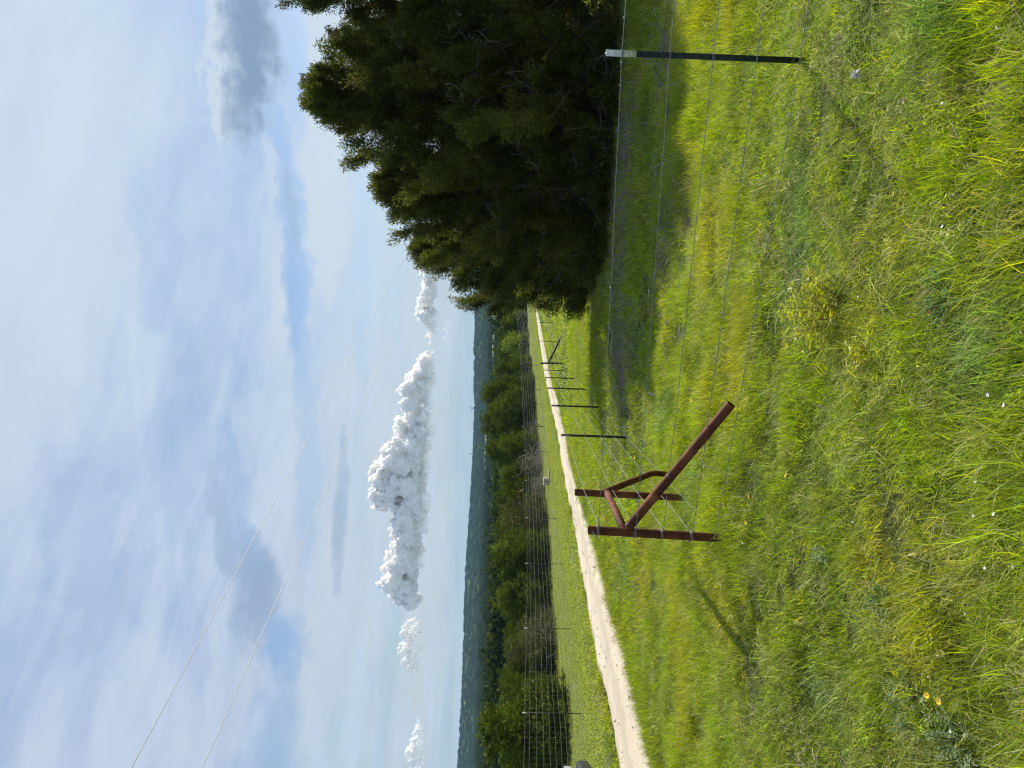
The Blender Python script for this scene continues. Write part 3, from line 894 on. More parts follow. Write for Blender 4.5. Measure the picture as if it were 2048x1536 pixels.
_EY = [(450, 150), (560, 146), (620, 138), (700, 117), (755, 104), (800, 97), (850, 92), (900, 84), (960, 76), (1000, 70), (1040, 63.5), (1100, 60), (1200, 55), (1250, 51), (1320, 46), (1370, 40), (1400, 36.5), (1450, 33.5), (1600, 32)]
edge_y = lambda y: float(np.interp(y, [e[0] for e in _EY], [e[1] for e in _EY]))   # how far off the shaded foot of the tree line lies


FRONT = [
    ('j0', 1462, 35, 960, 205, 'broad bright green juniper nearest the parked truck, behind the tall fence'),
    ('o0', 1306, 43, 1012, 130, 'olive grey half-bare juniper with dead inner twigs, left of the bright bushy one'),
    ('j1', 1196, 48, 992, 120, 'dark juniper between the half-bare one and the rounded pair, low dark skirt'),
    ('j3', 1118, 52, 984, 105, 'dark bushy juniper behind the fence directly above the rusty corner posts'),
    ('o1', 1032, 52, 1002, 125, 'rounded olive green juniper standing forward beside the pale stone block'),
    ('j2', 958, 60, 999, 80, 'narrow green juniper rising right behind the pile of grey brush'),
    ('j0', 905, 66, 972, 84, 'round dark juniper crown topping the brush pile on its far side'),
    ('j3', 846, 72, 964, 110, 'large dark juniper with a high crown behind the bent dark post'),
    ('j2', 790, 76, 962, 78, 'spiky topped dark juniper against the blue ridge'),
    ('j1', 742, 84, 985, 66, 'lower dark juniper just right of the spiky topped one'),
    ('b0', 690, 90, 1004, 56, 'yellow green leafy tree shining among dark junipers'),
    ('b0', 735, 83, 1012, 30, 'small yellow green sapling beside the lower dark juniper'),
    ('j0', 650, 100, 1003, 62, 'dark low juniper right of the yellow green leafy tree'),
    ('j1', 610, 112, 1002, 60, 'dusky juniper almost touching the near shaded clump'),
    ('b0', 1098, 54, 983, 30, 'light green sapling crown poking up between dark junipers'),
]
for kd, y, Y, xt, w, lab in FRONT:
    Y = edge_y(y); w *= 1.14; Y += w / FPX * Y * .42
    place_tree(kd, y, Y, xt, w, lab, name='juniper_tree' if kd != 'b0' else 'leafy_tree')
rr = np.random.default_rng(77)
for i in range(46):                                 # the trees packed behind the front row
    y = 560 + 22.5 * i + rr.uniform(-14, 14)
    Y = edge_y(y) * rr.uniform(1.08, 1.3)
    xt = np.interp(y, [560, 700, 850, 1000, 1150, 1300, 1600], [1003, 1003, 985, 996, 996, 1006, 1002]) + rr.uniform(-8, 12)
    place_tree(('j0', 'j1', 'j2', 'j3')[i % 4], y, Y, xt, rr.uniform(70, 120), 'dark juniper crown packed behind the front row of the tree line', 'junipers packed behind the front row')
BUSH = ['low dark bush at the far end of the tree line, next to the shaded clump', 'low bush at the foot of the yellow green leafy tree', 'low dark bush at the foot of the spiky topped juniper',
        'low bush between the bent dark post and the brush pile', 'low olive bush close behind the pale stone block', 'low olive bush at the foot of the rounded juniper', 'low dark bush under the juniper above the rusty corner posts',
        'low bush under the dark juniper with the low skirt', 'low dark bush at the foot of the half-bare juniper', 'low olive bush between the half-bare and the broad bright juniper']
for i in range(10):                                 # low bushes under the front row
    y = 600 + 90 * i + rr.uniform(-25, 25)
    Y = edge_y(y) + 1.2
    place_tree(('j0', 'o1', 'j3', 'o0')[i % 4], y, Y, np.interp(y, [560, 1000, 1600], [1022, 1050, 1072]) + rr.uniform(-8, 8), rr.uniform(50, 90),
               BUSH[i], 'low bushes along the tree line', name='bush')

# ------------------------------------------------------------------ fences
def bend_axes(a, b, face):
    """axes for a post from a to b whose flat side looks along face"""
    z = (b - a) / np.linalg.norm(b - a)
    x = np.cross(face, z); x /= np.linalg.norm(x)
    y = np.cross(z, x)
    return np.array([x, y, z])


def t_post(parent, a, b, face, cap=.15, studs=True, w=.036, mat_body='green_paint', mat_cap='white_paint', clips=()):
    a = np.asarray(a, float); b = np.asarray(b, float); L = np.linalg.norm(b - a)
    ax = bend_axes(a, b, np.asarray(face, float)); z = ax[2]
    if not cap: cap = 1e-6
    def seg(t0, t1, mb, sc=1.0):
        m = a + z * (t0 + t1) / 2
        mb.box(m, (w * sc, .006 * sc, t1 - t0), ax)
        mb.box(m - ax[1] * .018, (.007 * sc, .030, t1 - t0), ax)
    def stud(t0, t1, mb):
        q = np.arange(t0, t1, .054)
        for t in q: mb.box(a + z * t + ax[1] * .007, (.011, .009, .016), ax)
    o = MB(); seg(-.35, L - cap, o)
    if studs: stud(.05, L - cap - .02, o)
    po = o.build('post', MT[mat_body], parent)
    if cap > .01:
        c = MB(); seg(L - cap, L, c, 1.05)
        if studs: stud(L - cap + .03, L - .02, c)
        c.build('white_tip', MT[mat_cap], po, origin=a + z * (L - cap))
    for p in clips:
        d = MB(); th = np.linspace(0, 2 * np.pi, 11)
        d.tube(p + ax[0] * (np.cos(th) * w * .62)[:, None] + ax[1] * (np.sin(th) * .02 - .006)[:, None] + z * (np.linspace(-.012, .012, 11))[:, None], .0022, 4)
        d.build('wire_clip', MT['wire'], po, origin=p)
    return po


def strand(b, pts, r=.0022, barbs=True, step=.13, wig=.0012, rg=rng):
    """a barbed strand through pts: two twisted wires and four-point barbs"""
    P = []
    for p, q in zip(pts[:-1], pts[1:]):
        p = np.asarray(p, float); q = np.asarray(q, float)
        L = np.linalg.norm(q - p); n = max(3, int(L / .25))
        t = np.linspace(0, 1, n, endpoint=False)[:, None]
        s = p * (1 - t) + q * t; s[:, 2] -= .004 * L / 4 * np.sin(np.pi * t[:, 0]) ; s[1:] += rg.normal(0, wig, (len(s) - 1, 3)) if len(s) > 1 else 0
        P.append(s)
    P.append(np.asarray(pts[-1], float)[None])
    P = np.concatenate(P)
    b.tube(P, r, 5)
    if barbs:
        d = np.linalg.norm(np.diff(P, axis=0), axis=1); cum = np.concatenate([[0], np.cumsum(d)])
        for s in np.arange(.05, cum[-1], step):
            c = np.array([np.interp(s, cum, P[:, i]) for i in range(3)])
            for q in range(2):
                dv = rg.normal(size=3); dv /= np.linalg.norm(dv)
                b.tube([c - dv * .014, c + dv * .014], .0013, 3)
    return P


# corner brace of rusty pipe
pf_b = ground_at(1457, 1076.5); YF = pf_b[1]
pf_t = at(1177, 1060, YF)
pr_b = ground_at(1382, 996); YR = pr_b[1]
pr_t = at(1150, 984.5, YR)
PR = .036
brace = thing('pipe_corner_brace', 'rust brown pipe corner brace with two upright posts and slanting pipe struts', 'fence brace', tuple(pf_b))


def pipe(name, pts, r, parent, hollow=True, label=None):
    b = MB().tube(pts, r, 20, cap=False)
    pts = np.asarray(pts, float)
    o = b.build(name, MT['rust'], parent, smooth=True)
    for e, d in ((pts[-1], pts[-1] - pts[-2]), (pts[0], pts[0] - pts[1])):
        d = d / np.linalg.norm(d)
        q = MB().tube([e - d * .12, e - d * .001], r * .9, 20, cap=False).tube([e - d * .12, e - d * .119], r * .9, 20)
        # rim between inner and outer wall
        q.build('pipe_mouth', MT['hollow_shade'], o, origin=e)
        rim = MB(); th = np.linspace(0, 2 * np.pi, 20, endpoint=False)
        ref = np.array([0, 0, 1.0]) if abs(d[2]) < .9 else np.array([1.0, 0, 0])
        A = np.cross(d, ref); A /= np.linalg.norm(A); B = np.cross(d, A)
        ring = A * np.cos(th)[:, None] + B * np.sin(th)[:, None]
        i = np.arange(20); j = (i + 1) % 20
        rim.add(np.concatenate([e + ring * r, e + ring * r * .88]), np.stack([i, j, j + 20, i + 20], -1)).build('pipe_rim', MT['rust'], o, origin=e)
        if not hollow: pass
        break
    if label: o['label'] = label
    return o


down = lambda p, d=.35: np.asarray(p, float) - np.array([0, 0, d])
pipe('post', [down(pf_b), pf_b, (pf_b + pf_t) / 2, pf_t], PR, brace)
pipe('post', [down(pr_b), pr_b, (pr_b + pr_t) / 2, pr_t], PR, brace)
j1 = at(1250, 1063, YF); j2 = at(1214, 985.5, YR)
dj = (j2 - j1) / np.linalg.norm(j2 - j1)
MB().tube([j1 + dj * .02, (j1 + j2) / 2, j2 - dj * .02], PR * .92, 18).build('brace_rail', MT['rust'], brace, smooth=True)
# slanting strut along the near fence
nt_b = ground_at(1622, 122); YT = nt_b[1]; nt_t = at(1212, 105.5, YT)
YD = YF + (YT - YF) * .36
s0 = at(1254, 1058, YF); s1 = at(1462, 808, YD)
ds = (s1 - s0) / np.linalg.norm(s1 - s0)
pipe('strut', [s0 + ds * .02, s0 * .6 + s1 * .4, s0 * .3 + s1 * .7, s1], PR * 1.02, brace)
# welded collar seen part way along the strut
cc = s0 + (s1 - s0) * .27
MB().tube([cc - ds * .05, cc + ds * .05], PR * 1.06, 18).build('weld_collar', simple('bright_rust', (.24, .09, .03), (.14, .05, .02), 25, .8), brace, smooth=True)
# far strut with its elbow
YE = YR + .95
e0 = at(1213, 983, YR); e1 = at(1305, 946, YE); e2 = at(1345, 951, YE)
MB().tube([e0, e0 * .5 + e1 * .5, e1 + (e0 - e1) * .06, e1 + (e2 - e1) * .1, down(e2, .1)], PR * .95, 16).build('strut', MT['rust'], brace, smooth=True)

# wire heights read off the near post and the corner post
WN = [1243, 1338, 1424, 1511, 1598]; WC = [1195, 1269, 1322, 1381, 1425]
zl = nt_t - nt_b
def on_post(b, t, x, xb, xt):
    f = (x - xb) / (xt - xb)
    return b + (t - b) * f
near_w = [on_post(nt_b, nt_t, x, 1622, 1212) for x in WN]
corn_w = [on_post(pf_b, pf_t, x, 1457, 1177) for x in WC]
fdir = (nt_b - pf_b); fdir /= np.linalg.norm(fdir)
face1 = np.array([fdir[1], -fdir[0], 0]);
if face1[1] > 0: face1 = -face1
fence1 = thing('barbed_wire_fence', 'five strand barbed wire fence on a green white-tipped post before the shaded junipers', 'fence', tuple(nt_b))
p1 = t_post(fence1, nt_b, nt_t, face1, cap=.19, clips=[w + face1 * .002 for w in near_w])
nxt = nt_b + fdir * 4.2; nxt[2] = land(nxt[0], nxt[1])
t_post(fence1, nxt, nxt + (nt_t - nt_b) * .98, face1, cap=.19)
for i, (a, b_) in enumerate(zip(corn_w, near_w)):
    s = MB(); e = on_post(nxt, nxt + (nt_t - nt_b) * .98, WN[i], 1622, 1212)
    off = face1 * .012
    strand(s, [a + face1 * .037, b_ + off, e + off], .0026, rg=np.random.default_rng(300 + i))
    s.build('wire', MT['wire'], fence1)
# wire ties round the corner post
for i, p in enumerate(corn_w[:4]):
    th = np.linspace(0, 2 * np.pi * 2.6, 34); r = PR * 1.07
    t = MB(); t.tube(p + np.stack([np.cos(th) * r, np.sin(th) * r, np.linspace(-.016, .016, 34)], -1), .0026, 4)
    q = p + face1 * r
    t.tube([q, q + fdir * .05 + [0, 0, .012], q + fdir * .11 - [0, 0, .004]], .003, 4)
    t.tube([p + np.array([-r, -.01, 0]), p + np.array([-r - .03, -.03, .02])], .002, 4)
    t.build('wire_tie', MT['wire'], brace)

# fence running back beside the track
POSTS = [(870, 1122, 1268), (811, 1103, 1206), (776, 1095, 1183), (755, 1091, 1154), (740, 1088, 1136), (682, 1081, 1117), (645, 1077, 1112), (615, 1073, 1103)]
bl = [];
fence2 = thing('barbed_wire_fence', 'long barbed wire fence of dark steel posts running back beside the pale track', 'fence', tuple(ground_at(1268, 872)))
for y, xt, xb in POSTS:
    b0 = ground_at(xb, y + (xb - xt) * .035)
    L = np.clip((at(xt, y, b0[1]) - b0)[2], 1.15, 1.42)
    t0 = at(xt, y, b0[1]); t0[2] = b0[2] + L
    bl.append((b0, t0))
rows = []
posts_all = [(pf_b, pf_t), (pr_b, pr_t)] + bl
for i, (b0, t0) in enumerate(bl):
    t_post(fence2, b0, t0, (0, -1, 0), cap=.17 if i < 2 else 0, studs=i < 4, mat_body='dark_post', mat_cap='grey_tip', w=.04)
fr = [(.93, .93), (.68, .70), (.47, .50), (.28, .30), (.1, .12)]
for i, (f0, f1) in enumerate(fr):
    pts = []
    for j, (b0, t0) in enumerate(posts_all):
        f = f0
        off = np.array([.0, -.0, 0]) + (np.array([PR + .004, 0, 0]) if j < 2 else np.array([.0, -.02, 0]))
        pts.append(b0 + (t0 - b0) * f + off)
    s = MB(); strand(s, pts[:5], .0023, barbs=True, step=.16, rg=np.random.default_rng(320 + i)); strand(s, pts[4:], .004, barbs=False, rg=np.random.default_rng(340 + i))
    s.build('wire', MT['wire'], fence2)
# loose wire tail at the corner
tl = MB(); a = at(1182, 1056, YF); tl.tube([at(1168, 1040, YF + .3), at(1178, 1054, YF + .03), at(1190, 1071, YF - .1), at(1199, 1082, YF - .12)], .003, 4)
tl.build('wire_tail', MT['wire'], brace)

# second pipe brace far down that fence
b0 = ground_at(1127, 727); t0 = at(1080, 726, b0[1])
br2 = thing('pipe_brace', 'small dark pipe brace far down the trackside fence, upright with one slanting strut', 'fence brace', tuple(b0))
MB().tube([down(b0), b0, t0], .055, 10).build('post', MT['dark_post'], br2)
b1 = ground_at(1124, 671); q1 = at(1098, 724, b0[1])
q2 = at(1123, 671, b0[1] + 1.5)
MB().tube([q1, (q1 + q2) / 2, q2], .055, 10).build('strut', MT['dark_post'], br2)

# tall woven fence beyond the track
GP = [(1427, 1166, 1059), (1258, 1146, 1057), (1128, 1126, 1055), (1037, 1116, 1050), (963, 1108, 1047), (903, 1099, 1046), (854, 1090, 1043), (808, 1086, 1041), (779, 1082, 1037),
      (755, 1079, 1036), (730, 1077, 1035), (690, 1071, 1034), (662, 1066, 1033), (640, 1062, 1031), (619, 1055, 1029)]
gp = []
for y, xb, xt in GP:
    b0 = ground_at(xb, y); gp.append((y, b0))
first = gp[0][1] + (gp[0][1] - gp[1][1]) * 1.0; first[2] = land(first[0], first[1])
bases = [first] + [g[1] for g in gp]
gf = thing('game_fence', 'tall woven wire game fence with thin white-tipped posts in front of the tree line', 'fence', tuple(bases[1]))
GH = 2.3
for i, b0 in enumerate(bases):
    o = MB(); o.tube([down(b0, .3), b0 + [0, 0, GH - .17]], .017 if i < 7 else .024, 6)
    po = o.build('post', MT['dark_post'], gf)
    MB().tube([b0 + [0, 0, GH - .17], b0 + [0, 0, GH]], 0.022 if i < 7 else .03, 6).build('white_tip', MT['white_paint'], po, origin=b0 + [0, 0, GH - .17])
B = np.array(bases)
seglen = np.concatenate([[0], np.cumsum(np.linalg.norm(np.diff(B, axis=0), axis=1))])
def on_line(s): return np.stack([np.interp(s, seglen, B[:, i]) for i in range(3)], -1)
hs = [.05, .2, .36, .53, .71, .9, 1.1, 1.3, 1.52, 1.76, 2.02, 2.2]
sN = np.arange(0, seglen[-1], 2.0)
for h in hs:
    P = on_line(sN); Q = P.copy(); Q[:, 2] = land(P[:, 0], P[:, 1]) * .5 + P[:, 2] * .5 + h; Q[:, 1] -= .03
    rad = .0024 + .004 * np.clip(sN / seglen[-1], 0, 1)
    MB().tube(Q, rad, 3, cap=False).build('wire', MT['wire_dull'], gf)
st = MB()
for s in np.arange(0, min(seglen[-1], 75), .30):
    p = on_line(np.array([s]))[0]; zz = land(p[0], p[1]) * .5 + p[2] * .5
    st.tube([[p[0], p[1] - .03, zz + .05], [p[0], p[1] - .03, zz + 2.2]], .0024, 3, cap=False)
tag(st.build('wire_stays', MT['wire_dull'], gf), kind='stuff')

# bent dark post before the brush
bp0 = ground_at(1088, 854)
bpt = thing('bent_post', 'dark bent post leaning in front of the tall woven fence', 'post', tuple(bp0))
MB().tube([down(bp0, .2), at(1080, 853, bp0[1]), at(1071, 843, bp0[1] + .3)], .05, 8).build('post', MT['dark_post'], bpt)

# ------------------------------------------------------------------ pale block and brush pile
sb = ground_at(1101, 963)
sb = ground_at(1099, 963)
def stone_block():
    t = thing('stone_block', 'pale square block at the foot of the grey brush pile beyond the tall fence', 'block', tuple(sb))
    r = np.random.default_rng(5)
    b = MB(); b.box(sb + [0, 0, .22], (.60, .46, .52))
    o = b.build('block', MT['stone'], t)
    bv = o.modifiers.new('bevel', 'BEVEL'); bv.width = .03; bv.segments = 2
    c = MB().box(sb + [0, 0, .51], (.64, .5, .06)); o = c.build('top_slab', MT['stone'], t)
    bv = o.modifiers.new('bevel', 'BEVEL'); bv.width = .02; bv.segments = 2
    f = MB().box(sb + [.55, -.1, .06], (1.0, .35, .14)); o = f.build('foot_slab', MT['stone'], t)
    bv = o.modifiers.new('bevel', 'BEVEL'); bv.width = .03; bv.segments = 2
stone_block()


def brush_pile(y, Y, w, h, n, label, seed):
    g = spot(y, Y); r = np.random.default_rng(seed)
    b = MB()
    for _ in range(n):
        x = r.normal(0, w * .35); yy = r.normal(0, .7); hh = abs(r.normal(0, h * .5)) * math.exp(-(x / w) ** 2)
        d = r.normal(size=3) * [1, .6, .75]; d /= np.linalg.norm(d)
        c = g + [x, yy, min(hh, h) + .05]
        L = r.uniform(.5, 1.7)
        P = limb(r, c - d * L / 2, c + d * L / 2, 5, .25); P[:, 2] = np.maximum(P[:, 2], g[2] - .05)
        b.tube(P, np.linspace(.022, .006, 5) * r.uniform(.6, 1.4), 4, cap=False)
    return tag(b.build('brush_pile', MT['twig_far'], origin=g), label, 'brush pile')


brush_pile(925, 77, 2.6, 2.2, 260, 'pile of grey dead brush under the dark junipers beside the pale block', 61)
brush_pile(972, 72.5, 1.4, 1.1, 160, 'lower heap of grey sticks just behind the pale block', 62)

# ------------------------------------------------------------------ overhead cables, turbines
def cable(x0, y0, x1, y1, h, label, r=.010):
    def on(x, y):
        d = ray(x, y); t = h / d[2]; p = d * t
        return np.array([p[0], p[1], p[2] + CAMZ])
    a, b = on(x0, y0), on(x1, y1)
    a2 = a - (b - a) * .35; b2 = b + (b - a) * 1.0
    t = np.linspace(0, 1, 90)[:, None]
    P = a2 * (1 - t) + b2 * t
    rad = np.interp(np.linalg.norm(P, axis=1), [10, 60, 150], [r * .8, r * 1.6, r * 2.4])
    tag(MB().tube(P, rad, 6).build('power_cable', MT['cable'], origin=P[45]), label, 'cable', 'overhead cables')


cable(263, 1536, 820, 495, 8.0, 'upper thin overhead cable crossing the cloudy sky')
cable(405, 1536, 845, 540, 7.4, 'lower thin overhead cable crossing the cloudy sky')


def turbine(x, y, Y, hub_px, label, rot):
    b0 = at(x, y, Y); k = Y / FPX; H = hub_px * k
    base = b0 - [0, 0, 14]
    t = thing('wind_turbine', label, 'wind turbine', tuple(base), 'wind turbines on the ridge')
    m = MT['turbine']
    MB().tube([base, b0 + [0, 0, H]], [1.6, 1.1], 8).build('tower', m, t)
    MB().box(b0 + [0, 0, H], (2.2, 5, 2.2)).build('nacelle', m, t)
    for i in range(3):
        a = rot + i * 2.094
        c = b0 + [0, -3, H]; d = np.array([math.sin(a), 0, math.cos(a)])
        MB().tube([c, c + d * H * .3, c + d * H * .85], [.9, 1.1, .3], 5).build('blade', m, t)


MT['turbine'] = simple('grey_turbine_paint', (.3, .3, .31), (.26, .26, .27), 1, .5)
turbine(953, 817, 2500, 9, 'faint wind turbine on the ridge, the one nearer the shaded junipers', .6)
turbine(953, 908, 2500, 9, 'faint wind turbine on the ridge above the brush pile', .2)

# ------------------------------------------------------------------ clouds: heaped white puffs far off
def ico(sub):
    import bmesh
    bm = bmesh.new(); bmesh.ops.create_icosphere(bm, subdivisions=sub, radius=1)
    V = np.array([v.co[:] for v in bm.verts]); Fc = np.array([[v.index for v in f.verts] for f in bm.faces]); bm.free()
    return V, Fc


def cloud_mat(z0, zx, soft, body):
    """white vapour that light soaks into; thins out towards its flat base line z0 + zx * x (object space)"""
    m, k, out = mat('cloud_vapour')
    ps = k.new('ShaderNodeBsdfPrincipled')
    ps.inputs['Base Color'].default_value = (.82, .80, .775, 1); ps.inputs['Roughness'].default_value = 1; ps.inputs['Specular IOR Level'].default_value = 0
    ps.inputs['Subsurface Weight'].default_value = 1; ps.inputs['Subsurface Radius'].default_value = (1, .95, .9); ps.inputs['Subsurface Scale'].default_value = 65
    tr_ = k.new('ShaderNodeBsdfTransparent'); mx1 = k.new('ShaderNodeMixShader')
    tcx = k.new('ShaderNodeTexCoord'); sp = k.new('ShaderNodeSeparateXYZ'); k.l.new(tcx.outputs['Object'], sp.inputs[0])
    nz = k.noise(tcx.outputs['Object'], .006, 3, .5)
    h = k.math('DIVIDE', k.math('SUBTRACT', sp.outputs[2], k.math('MULTIPLY_ADD', sp.outputs[0], zx, z0)), soft)
    h = k.math('ADD', h, k.math('MULTIPLY', k.math('SUBTRACT', nz, .5), 1.1))
    k.l.new(k.math('MULTIPLY', k.smooth(h, .05, 1.1), body), mx1.inputs[0])
    k.l.new(tr_.outputs[0], mx1.inputs[1]); k.l.new(ps.outputs[0], mx1.inputs[2]); k.l.new(mx1.outputs[0], out.inputs[0])
    return m


I1, I2 = ico(2), ico(3)


def cumulus(top, bot, Y, seed, label, dens=1.0, soft=1.0, small=1.0):
    """top, bot: photo points (x, y) of the crest line and of the flat base"""
    r = np.random.default_rng(seed)
    ty = np.array([p[1] for p in top]); tx = np.array([p[0] for p in top]); by = np.array([p[1] for p in bot]); bx = np.array([p[0] for p in bot])
    y0, y1 = ty.min(), ty.max()
    kk = Y / FPX
    cs, rs = [], []
    n = int(320 * dens * (y1 - y0) / 700)
    for _ in range(n):
        y = r.uniform(y0, y1); xt = np.interp(y, ty, tx); xb = np.interp(y, by, bx)
        hgt = xb - xt
        rad = min(r.uniform(.12, .28) * hgt, r.uniform(11, 24))
        f = r.beta(1.1, 1.3)
        x = xt + rad * .9 + f * max(0, hgt - rad * 1.6)
        c = at(x, y, Y + r.uniform(-60, 60) * kk * .5); cs.append(c); rs.append(rad * kk)
    cs = np.array(cs); rs = np.array(rs)
    lev = [(cs, rs)]
    pc, pr = cs, rs
    for nsub, sc in ((11, .48), (6, .5)):
        nsub = int(nsub * (small if sc == .5 else 1))
        u = r.normal(size=(len(pc), nsub, 3)); u /= np.linalg.norm(u, axis=2)[..., None]
        u[..., 1] = -np.abs(u[..., 1]); u[..., 2] = u[..., 2] * .9 + .25
        c2 = (pc[:, None] + u * pr[:, None, None] * .86).reshape(-1, 3)
        r2 = (pr[:, None] * sc * r.uniform(.55, 1.15, (len(pr), nsub))).ravel()
        lev.append((c2, r2)); pc, pr = c2, r2
    o0 = at((tx.mean() + bx.mean()) / 2, (y0 + y1) / 2, Y)
    q = np.array([at(x, y, Y) for x, y in bot]) - o0
    zx, z0 = np.polyfit(q[:, 0], q[:, 2], 1)
    b = MB()
    for li, (c, rad) in enumerate(lev):
        Vi, Fi = (I2, I1, I1)[li]
        Vv = Vi[None] * rad[:, None, None] + c[:, None]
        zb = o0[2] + z0 + zx * (Vv[..., 0] - o0[0])
        Vv[..., 2] = np.where(Vv[..., 2] < zb, zb + (Vv[..., 2] - zb) * .15, Vv[..., 2])
        Fa = (Fi[None] + (np.arange(len(c)) * len(Vi))[:, None, None]).reshape(-1, 3)
        b.add(Vv.reshape(-1, 3), Fa)
    o = b.build('cumulus_cloud', cloud_mat(z0, zx, 150, .97 if soft == 1.0 else .45), smooth=True, origin=o0)
    rm = o.modifiers.new('skin', 'REMESH'); rm.mode = 'VOXEL'; rm.voxel_size = 6.0; rm.use_smooth_shade = True
    for nm, size, st in (('billow', 80, 50), ('curl', 36, 24)):
        tx_ = bpy.data.textures.new(nm, 'CLOUDS'); tx_.noise_scale = size; tx_.noise_depth = 2; tx_.noise_basis = 'VORONOI_F1' if nm != 'fray' else 'BLENDER_ORIGINAL'
        dm = o.modifiers.new(nm, 'DISPLACE'); dm.texture = tx_; dm.texture_coords = 'LOCAL'; dm.strength = -st if nm != 'fray' else st; dm.mid_level = .45
    return tag(o, label, 'cloud', 'cumulus clouds above the ridge')


TOP = [(838, 470), (836, 520), (840, 560), (834, 600), (832, 630), (846, 650), (858, 690), (838, 715), (822, 742), (808, 780), (797, 820), (790, 850), (792, 872), (768, 900), (748, 930), (738, 960),
       (732, 985), (745, 1000), (778, 1012), (788, 1040), (780, 1062), (777, 1100), (767, 1130), (766, 1160), (780, 1190), (805, 1215)]
BOT = [(872, 470), (880, 600), (890, 690), (884, 740), (880, 820), (880, 880), (876, 960), (868, 1040), (858, 1110), (850, 1170), (842, 1215)]
cumulus(TOP, BOT, 6000, 401, 'long heaped white cumulus bank climbing to a high peak above the ridge', 1.0)
cumulus([(822, 1225), (806, 1260), (797, 1290), (805, 1325), (825, 1345)], [(850, 1225), (852, 1290), (850, 1345)], 6300, 402, 'small pale cumulus heap trailing behind the end of the long bank', .9, 1.5)
cumulus([(835, 1440), (820, 1465), (808, 1490), (815, 1520), (830, 1550)], [(856, 1440), (856, 1550)], 6300, 403, 'small soft cumulus heap farthest from the shaded junipers', .8, 1.6)
cumulus([(890, 640), (884, 660), (888, 690), (895, 700)], [(904, 640), (906, 700)], 6500, 404, 'tiny pinkish cumulus puff under the thin end of the long bank', 1.2, .8)

